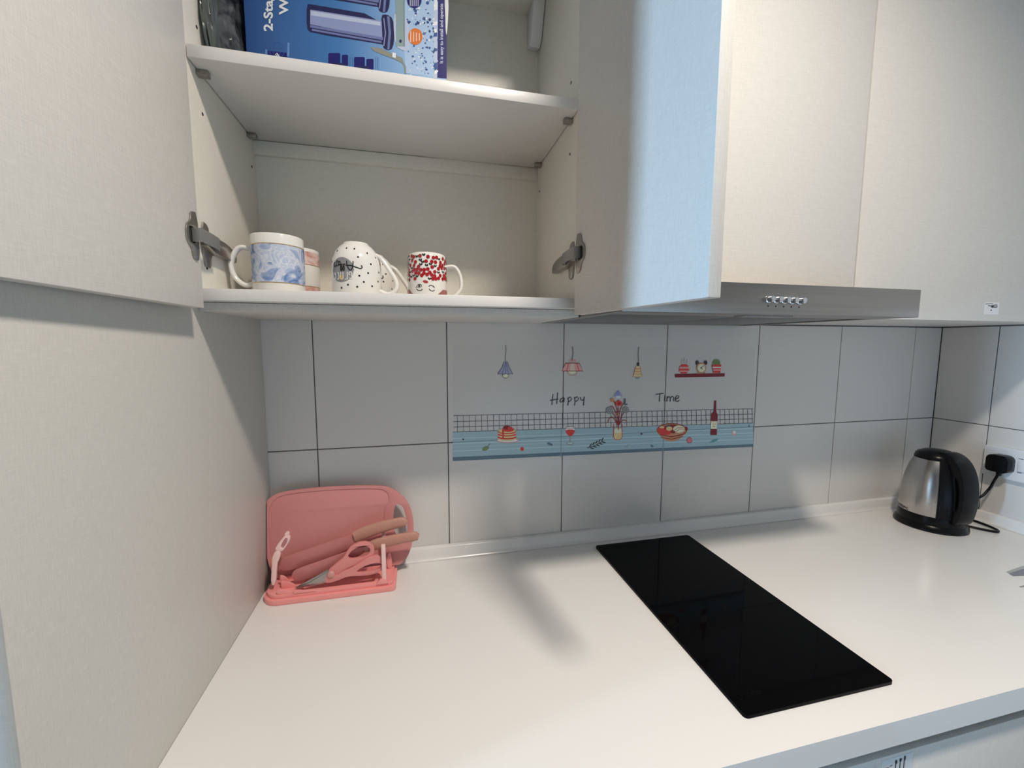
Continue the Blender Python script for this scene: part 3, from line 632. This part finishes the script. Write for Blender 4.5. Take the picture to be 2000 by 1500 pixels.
# cherry mug, upside down
RD0, RD1, HD = .0368, .0352, .0835
def dprof():
    return [(RD0-.0035, 0), (RD0-.001, 0), (RD0, .002), (RD1, HD-.007), (RD1-.002, HD-.002), (RD1-.006, HD), (RD1-.010, HD), (RD1-.011, HD-.002), (0, HD-.002), (0, HD-.006), (RD1-.006, HD-.010), (RD0-.0035, 0)]
md = mug('mug', (.3545, -.198, ZB), dprof(), 'upside down white mug with red cherries and a winking face', handle_bm(RD0-.001, HD, .061, .006, .028, math.radians(-8), .0055, .0035, -.006))
rd = lambda v: RD0+(RD1-RD0)*v/HD+.0001
def fnD(u, v, t):
    r = rd(v)+t; a = -math.pi/2-.22+u/.036
    return Vector((r*math.cos(a), r*math.sin(a), v))
R2 = mat('cherry_red_glaze', (.38, .012, .018, 1), .2); DG = mat('leaf_green_glaze', (.02, .035, .02, 1), .2); LG = mat('stem_glaze', (.35, .45, .33, 1), .3); PB = mat('mauve_glaze', (.36, .14, .13, 1), .2)
rnd = random.Random(3); ch = []; pts = []
tries = 0
while len(pts) < 190 and tries < 6000:
    tries += 1
    u, v = rnd.uniform(-.111, .111), rnd.uniform(.0335, .0765)
    if all((u-a)**2+(v-b)**2 > .0052**2 for a, b in pts): pts.append((u, v))
st_, lv, cr = [], [], []
for i, (u, v) in enumerate(pts):
    if i % 4 < 3:
        cr.append(('e', R2, u, v, .0033, .0033)); st_.append(('l', LG, .0005, [(u, v), (u+rnd.uniform(-.004, .004), v+rnd.choice((-1, 1))*.005)]))
    else:
        for q in (-1, 1): lv.append(('e', DG, u+q*.0014, v+.0006, .0024, .0013, q*rnd.uniform(.5, 1.2)))
local_art('cherry_print', st_+lv+cr, fnD, md, layer=.000001)['kind'] = 'stuff'
fc = [('e', mat('lip_red_glaze', (.42, .04, .06, 1), .2), .0035, .0288, .0048, .0026, -.15)]
eye = [(-.0135, .0195), (-.0115, .0228), (-.0082, .0245), (-.0048, .0235), (-.0035, .0205), (-.0060, .0190), (-.0100, .0188)]
fc += [('l', K2, .0011, [(-.0150, .0185)]+eye[:5]), ('l', K2, .0008, [eye[4], eye[5], eye[6], eye[0]]), ('e', K2, -.0082, .0212, .0018, .0021), ('l', K2, .0013, [(-.0135, .0160), (-.0105, .0135), (-.0070, .0128), (-.0035, .0140), (-.0020, .0158)])]
fc += [('l', K2, .0013, [(.0090, .0205), (.0120, .0228), (.0155, .0222), (.0180, .0200), (.0195, .0185)]), ('l', K2, .0008, [(.0165, .0215), (.0190, .0208)]), ('l', K2, .0013, [(.0095, .0165), (.0115, .0135), (.0145, .0122), (.0175, .0128), (.0195, .0145)])]
local_art('face_print', fc, fnD, md, layer=.00001)
hair = []
for s in (-1, 1):
    for k in range(30):
        a, b = .020+.095*k/30, .020+.095*(k+1)/30
        ha, hb_ = .016*min(1, (a-.020)/.020), .016*min(1, (b-.020)/.020)
        a_, b_ = (a-.004)*s+.002, (b-.004)*s+.002
        hair.append(('p', PB, [(a_, .001), (b_, .001), (b_, .001+hb_), (a_, .001+ha)]))
local_art('hair_print', hair, fnD, md, layer=0, base=.00012)

# ------------------------------------------------------------------ filter carton on the upper shelf
ZS = 0.964; BY = -0.205
bx0, bx1 = UY(481, 100, BY).x, UY(872.5, 150, BY).x
bxo = empty('carton', ((bx0+bx1)/2, -.12, ZS), 'blue printed water filter carton on the upper shelf', 'box')
M_bblue = bpy.data.materials.new('carton_blue'); M_bblue.use_nodes = True
nt = M_bblue.node_tree; b = nt.nodes['Principled BSDF']; tc = nt.nodes.new('ShaderNodeTexCoord'); sx_ = nt.nodes.new('ShaderNodeSeparateXYZ'); mr = nt.nodes.new('ShaderNodeMapRange'); rp = nt.nodes.new('ShaderNodeValToRGB')
mr.inputs[1].default_value = -.165; mr.inputs[2].default_value = .165
nt.links.new(tc.outputs['Object'], sx_.inputs[0]); nt.links.new(sx_.outputs['X'], mr.inputs[0]); nt.links.new(mr.outputs[0], rp.inputs[0]); nt.links.new(rp.outputs[0], b.inputs['Base Color'])
e = rp.color_ramp.elements; e[0].color = rgb(38, 84, 150); e[1].color = rgb(178, 208, 238); q = e.new(.45); q.color = rgb(74, 128, 190); q = e.new(.72); q.color = rgb(130, 172, 218)
b.inputs['Roughness'].default_value = .35
box('body', bx0, bx1, BY, -.045, ZS, ZS+.30, M_bblue, bxo, .0012)
def AB(u, v, t): q = UY(470+u/4.651, v/4.651, BY); return Vector((q.x, BY-t, q.z))       # crop coordinates of the carton front
def ib(r, g, b): return ink(r, g, b, 238, .85, .35)
B_navy = ib(38, 34, 110); B_dk = ib(44, 44, 88); B_met = ib(150, 162, 205); B_met2 = ib(118, 128, 178); B_lite = ib(196, 206, 232); B_grn = ib(148, 170, 172); B_or = ib(228, 122, 52); B_wh = ib(240, 242, 246); B_cy = ib(120, 160, 210); B_sp = ib(58, 92, 150); B_grey = ib(150, 150, 140)
art('navy_edge_print', [('p', B_navy, [(1800, -600), (1872, -600), (1872, 715), (1786, 708)])], AB, bxo)
# splashing water behind the filter heads: pale patch with scattered blue drops
wsh = [('p', ib(176, 204, 236), [(1400, -300), (1800, -300), (1786, 706), (1500, 664), (1480, 400)])]
for k in range(210):
    u = 1480+310*rnd.random()**.8; v = rnd.uniform(-60, 690)
    c = rnd.choice((B_sp, B_sp, ib(84, 120, 178), B_wh, B_wh, ib(206, 222, 244), ib(36, 58, 110)))
    sz = rnd.uniform(3, 15)*(1.0 if v < 420 else .75)
    wsh.append(('e', c, u, v, sz, sz*rnd.uniform(.5, 1.2), rnd.uniform(0, 3)))
for k in range(22):
    v = -40+k*34
    wsh.append(('p', rnd.choice((B_wh, B_lite, B_sp)), [(1758+rnd.uniform(-10, 10), v), (1786, v+rnd.uniform(-8, 8)), (1784, v+44), (1752+rnd.uniform(-10, 10), v+36)]))
art('splash_print', wsh, AB, bxo, .000001)
def housing(dx, dy):
    T = lambda pts: [(a+dx, b+dy) for a, b in pts]
    return [('p', B_dk, T(smooth_loop([(600, 38), (640, 40), (1290, 150), (1300, 410), (1270, 400), (640, 300), (600, 262)], 1))), ('p', B_met, T([(632, 88), (1280, 190), (1288, 350), (632, 222)])), ('p', B_lite, T([(640, 100), (1270, 200), (1272, 235), (640, 140)])), ('p', B_met2, T([(632, 228), (1300, 342), (1300, 368), (632, 250)])), ('p', B_met2, T([(648, 262), (1280, 375), (1280, 392), (648, 280)])),
            ('p', B_dk, T(smooth_loop([(1270, 140), (1330, 130), (1385, 170), (1400, 300), (1385, 440), (1340, 462), (1285, 430), (1300, 300)], 1))), ('p', B_met2, T([(1330, 150), (1352, 150), (1366, 300), (1352, 450), (1332, 450), (1344, 300)])), ('l', B_met, 9, T([(1300, 165), (1316, 300), (1300, 420)]))]
art('filter_picture', housing(0, 0)+housing(-40, -340), AB, bxo, .00001, .0003)
art('bracket_picture', [('p', B_lite, smooth_loop([(1385, 140), (1430, 120), (1530, 190), (1540, 450), (1490, 470), (1400, 420)], 1)), ('p', B_grn, [(1405, -200), (1480, -200), (1484, 425), (1412, 425)]), ('p', ib(120, 142, 146), [(1478, -200), (1488, -200), (1492, 425), (1482, 425)]), ('e', B_dk, 1452, 376, 12, 16), ('p', B_grey, [(1180, 430), (1260, 436), (1470, 530), (1480, 580), (1400, 540), (1210, 466)]), ('p', B_wh, [(1380, 478), (1410, 484), (1408, 530), (1378, 518)]), ('l', B_grey, 16, [(1470, 560), (1494, 610), (1496, 670)]),
    ('e', B_or, 1587, 334, 66, 76), ('e', B_navy, 1578, 10, 66, 66)]+[('l', B_wh, 6, [(1545+k*26, 286+6*k), (1545+k*26, 384-4*k)]) for k in range(4)]+[('l', B_wh, 5, [(1540+k*18, -30), (1540+k*18, 58)]) for k in range(5)], AB, bxo, .00001, .0005)
art('icon_print', [('p', B_navy, rrect(796, 905, 482, 590, 14, 3)), ('e', B_dk, 880, 584, 70, 14)], AB, bxo, .00001)
art('icon_print', [('p', B_navy, rrect(920, 976, 498, 600, 10, 3))], AB, bxo, .00001)
art('icon_print', [('p', B_navy, rrect(1030, 1128, 518, 625, 14, 3)), ('e', B_dk, 1110, 612, 60, 14)], AB, bxo, .00001)
art('icon_print', [('p', B_navy, rrect(1142, 1208, 535, 634, 10, 3))], AB, bxo, .00001)
art('globe_print', [('p', B_navy, [(248, 460), (418, 480), (418, 522), (248, 502)]),
    ('l', ib(60, 96, 160), 5, ell(330, 460, 66, 78)), ('l', ib(60, 96, 160), 4, ell(330, 460, 30, 78)), ('l', ib(60, 96, 160), 4, [(265, 440), (396, 440)]), ('p', ib(110, 150, 205), [(426, 388), (444, 390), (442, 515), (424, 512)]), ('p', ib(110, 150, 205), [(226, 448), (240, 450), (240, 492), (224, 490)]), ('l', B_wh, 9, [(316, 500), (330, 484), (346, 506)]), ('l', B_wh, 8, [(324, 512), (338, 496), (352, 514)])], AB, bxo, .00001)
for x in (994, 1016, 1228, 1246): art('caption_print', [('l', B_sp, 4, [(x, 520), (x, 630)])], AB, bxo)
def vtext(s, size, u, v0, bold, name, m, st=1.0):      # lettering that runs up the carton
    sh = [('p', m, [(u-b, v0-a*st) for a, b in q]) for q in text_polys(s, size, bold)]
    sh = [(t, c, [(uu, vv) for uu, vv in q]) for t, c, q in sh]
    art(name, sh, AB, bxo, 0.0, .0007)
vtext('2-Stage', 112, 290, 285, 3.2, 'lettering', B_wh, 1.22); vtext('Water', 112, 430, 132, 3.2, 'lettering', B_wh, 1.22)
vtext('It is easy to install and operate', 44, 1838, 580, 1.0, 'lettering', B_lite)
# torn white wrapping at the carton's right edge
prism('torn_label', smooth_loop([(1868, -80), (1890, 30), (1884, 180), (1872, 330), (1862, 300), (1858, 120), (1852, 30), (1858, -80)], 1), [], lambda u, v, t: AB(u, v, t), .0002, .0012, M_wplas, bxo)

# ------------------------------------------------------------------ plastic bag left of the carton
pb = empty('plastic_bag', (.045, -.14, ZS), 'crumpled dark translucent plastic bag squeezed beside the carton', 'bag')
M_bag = bpy.data.materials.new('bag_film'); M_bag.use_nodes = True; nt = M_bag.node_tree; b = nt.nodes['Principled BSDF']
tc = nt.nodes.new('ShaderNodeTexCoord'); nz = nt.nodes.new('ShaderNodeTexNoise'); nz.inputs['Scale'].default_value = 38; nz.inputs['Detail'].default_value = 3; nz.inputs['Distortion'].default_value = 1.0
rp = nt.nodes.new('ShaderNodeValToRGB'); e = rp.color_ramp.elements; e[0].color = (.015, .017, .022, 1); e[1].color = (.11, .12, .125, 1); e[0].position = .35; e[1].position = .7
nt.links.new(tc.outputs['Object'], nz.inputs['Vector']); nt.links.new(nz.outputs['Fac'], rp.inputs[0]); nt.links.new(rp.outputs[0], b.inputs['Base Color']); b.inputs['Roughness'].default_value = .18
def bag(name, cx, cy, rx, ry, h, lean, seed, m):
    bm = bmesh.new(); n, k = 56, 34; rows = []
    for j in range(k+1):
        t = j/k; z = ZS+.0008+h*t
        prof_ = (math.sin(math.pi*min(1, t*3.0)/2)**.45)*(1-.35*t)
        ring = []
        for i in range(n):
            a = 2*math.pi*i/n
            f = 1+.24*noise.noise(Vector((math.cos(a)*2.6+seed, math.sin(a)*2.6, t*1.3)))-.20*abs(noise.noise(Vector((a*2.6+seed*3, t*1.6, seed))))+.10*noise.noise(Vector((a*6, t*9, seed)))
            x = cx+lean*t+rx*prof_*f*math.cos(a); y = cy+ry*prof_*f*math.sin(a)
            ring.append(bm.verts.new((min(max(x, .0192), bx0-.0008), min(y, -.032), z)))
        rows.append(ring)
    for a, c in zip(rows, rows[1:]):
        for i in range(n): bm.faces.new((a[i], a[(i+1) % n], c[(i+1) % n], c[i]))
    bm.faces.new(rows[0]); bm.faces.new(rows[-1])
    return link(name, mesh_from(bm, 60), m, pb)
bag('bag_body', .046, -.155, .030, .085, .22, -.014, 1.7, M_bag)
bag('bag_fold', .033, -.215, .016, .045, .26, -.010, 5.1, mat('bag_film_pale', (.13, .15, .14, 1), .25, bump=((60, 60, 9), .8, .5)))

# ------------------------------------------------------------------ pink knife holder set
def Q4(u, v, y): return UY(480+u/5, 900+v/5, y)
M_pb = mat('pink_board_plastic', rgb(214, 142, 140), .5, bump=((420, 420, 420), .10, .12))
M_pk = mat('pink_holder_plastic', rgb(243, 158, 156), .38, bump=((90, 90, 90), .03, 0))
M_pw = mat('pale_pink_plastic', rgb(244, 206, 202), .3, bump=((90, 90, 90), .02, 0))
M_kh = mat('wheat_straw_handle', rgb(200, 146, 130), .5, bump=((260, 260, 260), .12, .25))
M_bl = mat('pink_coated_blade', rgb(196, 124, 122), .32, bump=((150, 150, 150), .02, 0))
M_ss = mat('scissor_steel', (.45, .43, .42, 1), .3, metal=.9)
# cutting board leaning on the wall
bp0, bn = Vector((0, -.062, 0)), Vector((0, 1, -.16)).normalized()
bvv = Vector((0, .16, 1)).normalized()
def PBd(u, v):
    q = UP(480+u/5, 900+v/5, bp0, bn); return (max(q.x, .0025), (q-bp0).dot(bvv))
out = [PBd(*p) for p in smooth_loop([(165, 560), (170, 430), (250, 345), (360, 300), (700, 258), (1000, 243), (1250, 240), (1400, 250), (1520, 330), (1600, 430), (1635, 560), (1642, 700), (1610, 880), (1545, 990), (1440, 1050), (1000, 1100), (400, 1150), (280, 1150), (225, 1020), (185, 850)], 2)]
inn = [PBd(*p) for p in smooth_loop([(215, 560), (225, 450), (290, 365), (400, 325), (700, 292), (1000, 275), (1230, 270), (1340, 278), (1395, 320), (1400, 400), (1355, 470), (1350, 700), (1345, 1000), (1000, 1075), (400, 1120), (310, 1110), (265, 1000), (228, 850)], 2)]
hol = [PBd(*p) for p in smooth_loop([(1442, 425), (1530, 425), (1560, 520), (1580, 640), (1575, 740), (1440, 740)], 2)]
zmin = min(p[1] for p in out); out = [(a, max(b, .0215)) for a, b in out]; inn = [(a, max(b, .0260)) for a, b in inn]
cb = empty('cutting_board', (.15, -.05, .02), 'pink plastic cutting board leaning against the tiled wall', 'cutting board')
FB = lambda u, v, t: Vector((u, bp0.y, 0))+bvv*v-bn*t
prism('board', out, [hol], FB, -.0075, -.0010, M_pb, cb, .0012)
prism('raised_rim', out, [inn, hol], FB, -.0010, .0006, M_pb, cb, .0004)
# holder
kx0, kx1, ky0, ky1 = .009, .277, -.128, -.042
kh = empty('knife_holder', ((kx0+kx1)/2, -.085, 0), 'pink plastic knife and board holder with rounded base', 'knife holder')
FZ = lambda u, v, t: Vector((u, v, t))
prism('base', rrect(kx0, kx1, ky0, ky1, [.008, .008, .034, .010], 8), [], FZ, .0006, .011, M_pk, kh, .002)
prism('tray', rrect(kx0+.006, kx1-.006, ky0+.006, ky1-.006, [.006, .006, .029, .008], 8), [rrect(kx0+.075, kx1-.045, ky0+.016, ky1-.028, .004, 4)], FZ, .011, .019, M_pk, kh, .0015)
for (u0, u1, y, hz) in ((345, 500, -.0985, .036), (340, 440, -.088, .044), (300, 480, -.1205, .030), (460, 685, -.1235, .026)):
    a, c = Q4(u0, 1200, y).x, Q4(u1, 1200, y).x
    pr = [(a, .019)]+[(a+(c-a)*k/8, .019+(hz-.019)*math.cos(math.pi/2*k/8)**.7) for k in range(9)]
    prism('fin', pr, [], lambda u, v, t, y=y: Vector((u, y+t, v)), 0, .0024, M_pk, kh, .0005)
for (u, vtop, y) in ((1342, 815, -.1215), (1345, 668, -.070)):
    p = Q4(u, vtop, y)
    bm = box_bm(p.x-.0042, p.x+.0042, y-.003, y+.003, .0185, p.z, .0012); link('post', mesh_from(bm, 40), M_pw, kh)
p = Q4(1335, 1180, -.1225)
prism('post_foot', [(p.x-.013+.026*k/12, .018+.012*math.sin(math.pi*k/12)) for k in range(13)], [], lambda u, v, t: Vector((u, -.1225+t, v)), -.003, .003, M_pk, kh, .0008)
p = Q4(1400, 890, -.067); prism('guide', smooth_loop([(p.x-.006, .019), (p.x+.006, .019), (p.x+.005, .052), (p.x+.001, .060), (p.x-.005, .052)], 1), [], lambda u, v, t: Vector((u, -.067+t, v)), -.0015, .0015, M_pk, kh, .0008)
for yy in (-.0468, -.0628): box('board_slot_wall', kx0+.02, kx1-.02, yy-.0012, yy+.0012, .0185, .027, M_pk, kh, .0006)
def flat(name, pts, y, t, m, parent, holes=(), it=1, bev=.0008):
    f = lambda l: [(lambda q: (q.x, q.z))(Q4(a, b, y)) for a, b in (smooth_loop(l, it) if it else l)]
    return prism(name, f(pts), [f(h) for h in holes], lambda u, v, tt: Vector((u, y+tt, v)), -t/2, t/2, m, parent, bev)
def handle3d(name, pts_c, radii, y, ry, m, parent):
    path = [Q4(a, b, y) for a, b in pts_c]
    n = 5; P = catmull(path, n); R = []
    for i in range(len(radii)-1):
        for k in range(n): R.append(radii[i]+(radii[i+1]-radii[i])*k/n)
    R.append(radii[-1])
    return link(name, mesh_from(tube_bm(P, R, 14, None, ry, (0, 1, 0)), 50), m, parent)
y = -.079
k1 = empty('knife', Q4(700, 950, y), 'larger kitchen knife with pink blade and beige handle, nearer the board', 'knife', 'knives in the pink holder')
flat('blade', [(1075, 750), (1040, 715), (700, 828), (400, 930), (345, 965), (332, 1030), (370, 1085), (600, 1022), (900, 915), (1090, 800)], y, .0018, M_bl, k1, it=1, bev=.0004)
handle3d('handle', [(1062, 745), (1160, 705), (1300, 655), (1430, 618), (1530, 600), (1570, 610)], [.0125, .0145, .0138, .0128, .0120, .0075], y, .0064, M_kh, k1)
y = -.093
k2 = empty('knife', Q4(800, 1000, y), 'smaller kitchen knife with pink blade and beige handle, behind the scissors', 'knife', 'knives in the pink holder')
flat('blade', [(1190, 850), (1150, 835), (980, 885), (700, 985), (510, 1050), (455, 1085), (450, 1150), (500, 1180), (700, 1120), (950, 1010), (1180, 890)], y, .0018, M_bl, k2, it=1, bev=.0004)
handle3d('handle', [(1160, 858), (1260, 820), (1390, 785), (1520, 758), (1640, 738), (1685, 745)], [.0085, .0125, .0130, .0125, .0118, .0075], y, .0064, M_kh, k2)
y = -.108
sz = empty('scissors', Q4(830, 1110, y), 'pink handled kitchen scissors lying in the holder', 'scissors')
flat('blade', [(800, 1060), (700, 1120), (560, 1195), (482, 1238), (520, 1240), (700, 1215), (830, 1170), (870, 1110)], y+.001, .0022, M_ss, sz, it=0, bev=.0003)
flat('blade', [(800, 1070), (720, 1130), (600, 1200), (500, 1242), (620, 1228), (760, 1195), (840, 1165), (860, 1110)], y-.0016, .0022, M_ss, sz, it=0, bev=.0003)
flat('grip', [(790, 1075), (900, 985), (960, 935), (1005, 850), (1085, 795), (1190, 785), (1255, 825), (1258, 905), (1190, 962), (1100, 1000), (1000, 1040), (930, 1080), (900, 1160), (830, 1170)], y, .009, M_pk2 if 'M_pk2' in globals() else mat('pink_scissor_grip', rgb(222, 142, 140), .4), sz, [[(995, 925), (1045, 862), (1130, 825), (1205, 832), (1222, 872), (1180, 922), (1100, 945), (1015, 955)]], 1, .002)
flat('grip', [(800, 1085), (900, 1120), (920, 1085), (1060, 1030), (1190, 935), (1300, 915), (1355, 960), (1350, 1045), (1270, 1095), (1150, 1115), (1000, 1118), (900, 1160), (820, 1185), (770, 1180)], y-.0045, .008, mat('pink_scissor_grip', rgb(222, 142, 140), .4), sz, [[(1085, 1062), (1190, 1005), (1310, 985), (1338, 1012), (1290, 1058), (1180, 1082), (1100, 1088)]], 1, .002)
pv = Q4(832, 1110, y-.007)
bm = lathe_bm([(0, .003), (.005, .003), (.0072, .0015), (.0078, 0), (.0078, -.004)], 24); bmesh.ops.transform(bm, matrix=Matrix.Translation((pv.x, y-.0085, pv.z)) @ Matrix.Rotation(math.radians(90), 4, 'X'), verts=bm.verts)
link('pivot', mesh_from(bm, 40), mat('pivot_pink', rgb(205, 150, 142), .35), sz)
y = -.100
pe = empty('peeler', Q4(290, 1190, y), 'pale pink peeler standing upright at the left of the holder', 'peeler')
flat('handle', [(248, 1215), (258, 1000), (262, 930), (295, 868), (350, 872), (335, 950), (308, 1000), (300, 1200)], y, .009, M_pw, pe, (), 1, .0018)
flat('head', [(288, 868), (300, 830), (370, 740), (392, 722), (432, 726), (438, 768), (372, 868), (345, 880)], y, .007, M_pw, pe, [[(342, 848), (350, 812), (388, 748), (412, 750), (408, 790), (366, 850)]], 1, .0010)
flat('blade', [(362, 838), (372, 815), (400, 758), (404, 768), (378, 820), (366, 845)], y, .0012, M_ss, pe, (), 0, 0)
q = Q4(406, 710, y); link('eye_gouger', mesh_from(tube_bm([(q.x, y-.003, q.z), (q.x, y+.003, q.z)], .0042, 14), 40), M_pw, pe)

# ------------------------------------------------------------------ kettle, flex, plug, socket
KX, KY = 1.822, -.136
ZK = 1.065; RK = .955
M_ks = mat('kettle_steel', (.56, .54, .52, 1), .24, metal=1.0, bump=((260, 260, 3), .10, .18))
kt = empty('kettle', (KX, KY, 0), 'brushed steel electric kettle with black lid, handle and base', 'kettle')
def klathe(prof): return lathe_bm([(r*RK, z*ZK) for r, z in prof], 72, None, (KX, KY, 0))
link('power_base', mesh_from(klathe([(0, .0006), (.082, .0006), (.0855, .003), (.0845, .010), (.079, .017), (0, .017)]), 40), M_black, kt)
link('skirt', mesh_from(klathe([(0, .0175), (.0785, .0175), (.0785, .022), (.0765, .036), (.0755, .040), (0, .040)]), 40), M_black, kt)
BP = [(.0755, .0405), (.0768, .055), (.0762, .080), (.0735, .110), (.0685, .140), (.0605, .168), (.0510, .190)]
link('body', mesh_from(klathe([(0, .0405)]+BP+[(0, .190)]), 40), M_ks, kt)
link('lid', mesh_from(klathe([(0, .1905), (.0515, .1905), (.0508, .196), (.0450, .206), (.030, .213), (0, .215)]), 50), M_black, kt)
hd_ = Vector((-.165, -.986, 0)).normalized(); hn = Vector((-hd_.y, hd_.x, 0))
FK = lambda u, v, t: Vector((KX, KY, 0))+hd_*u*RK+hn*t+Vector((0, 0, v*ZK))
kout = smooth_loop([(.0, .206), (.030, .2165), (.060, .209), (.083, .186), (.097, .150), (.102, .105), (.098, .062), (.089, .034), (.074, .028), (.070, .040), (.074, .085), (.067, .130), (.050, .175), (.030, .195)], 2)
khol = smooth_loop([(.080, .072), (.084, .066), (.087, .080), (.088, .110), (.084, .136), (.075, .158), (.071, .156), (.077, .130), (.081, .100)], 2)
prism('handle', kout, [khol], FK, -.023, .023, M_black, kt, .006, 50)
# black spine: a sector of shell wrapped round the body on the handle side
bm = bmesh.new(); a0 = math.atan2(hd_.y, hd_.x); rows = []
for (r, z) in BP:
    rows.append([[bm.verts.new((KX+(r*RK+o_)*math.cos(a0+math.radians(q)), KY+(r*RK+o_)*math.sin(a0+math.radians(q)), z*ZK)) for q in range(-42, 43, 6)] for o_ in (.0002, .0035)])
for A, B in zip(rows, rows[1:]):
    for i in range(14):
        for o_ in (0, 1): bm.faces.new((A[o_][i], A[o_][i+1], B[o_][i+1], B[o_][i]))
    for i in (0, 14): bm.faces.new((A[0][i], A[1][i], B[1][i], B[0][i]))
for R_ in (rows[0], rows[-1]):
    for i in range(14): bm.faces.new((R_[0][i], R_[0][i+1], R_[1][i+1], R_[1][i]))
link('spine', mesh_from(bm, 40), M_black, kt)
prism('spout', smooth_loop([(-.040, .188), (-.050, .194), (-.053, .198), (-.042, .203), (-.020, .208), (-.020, .19)], 1), [], FK, -.016, .016, M_black, kt, .003, 50)
kk = mat('kettle_lettering', (.03, .03, .03, 1), .5); sh = []
def fK(u, v, t):
    r = .0735+t; a = math.radians(172)+u/.0735; return Vector((KX+r*math.cos(a), KY+r*math.sin(a), v))
for qq in text_polys('POWERPAC', .011, .0002): sh.append(('p', kk, [(a-.062, .0455+b) for a, b in qq]))
art('lettering', sh, fK, kt, 0, .0004)
PY, PZ = -.187, .190
cord = catmull([(XR-.026, PY+.002, PZ-.034), (XR-.030, PY+.006, PZ-.052), tuple(UP(1930, 957, (1.978, 0, 0), (1, 0, 0))), tuple(UP(1906, 974, (1.955, 0, 0), (1, 0, 0))), (1.935, -.095, .040), (1.925, -.075, .012), (1.935, -.060, .0045), (1.962, -.085, .0040), (1.972, -.130, .0040), (1.968, -.180, .0040), (1.955, -.215, .0040), (1.935, -.222, .0040), (1.915, -.200, .0045), (1.895, -.170, .006), (1.880, -.150, .008)], 8)
link('flex', mesh_from(tube_bm(cord, .0034, 10), 50), M_black, kt)
pg = rrect(-.024, .024, -.024, .026, [.014, .014, .010, .010], 6)
pl_ = prism('plug', [(PY+a, PZ+b) for a, b in pg], [], lambda u, v, t: Vector((XR-.0125-t, u, v)), 0.0002, .030, M_black, kt, .005)
link('strain_relief', mesh_from(tube_bm([(XR-.026, PY, PZ-.020), (XR-.026, PY+.001, PZ-.036)], [.0075, .0052], 12), 40), M_black, kt)
so = empty('power_socket', (XR, -.215, .19), 'white double wall socket with the black kettle plug in it', 'socket')
prism('plate', rrect(-.288, -.142, .145, .236, .006, 4), [], lambda u, v, t: Vector((XR-t, u, v)), .0003, .012, M_wplas, so, .002)
for (ya, yb) in ((-.236, -.218), (-.272, -.254)): prism('rocker_switch', rrect(ya, yb, .176, .206, .002, 2), [], lambda u, v, t: Vector((XR-.0122-t, u, v)), 0, .004, M_wplas, so, .001)
for z in (.172, .212): prism('switch_mark', rrect(-.226, -.216, z-.0007, z+.0007, .0004, 1), [], lambda u, v, t: Vector((XR-.0121-t, u, v)), 0, .0003, K, so)
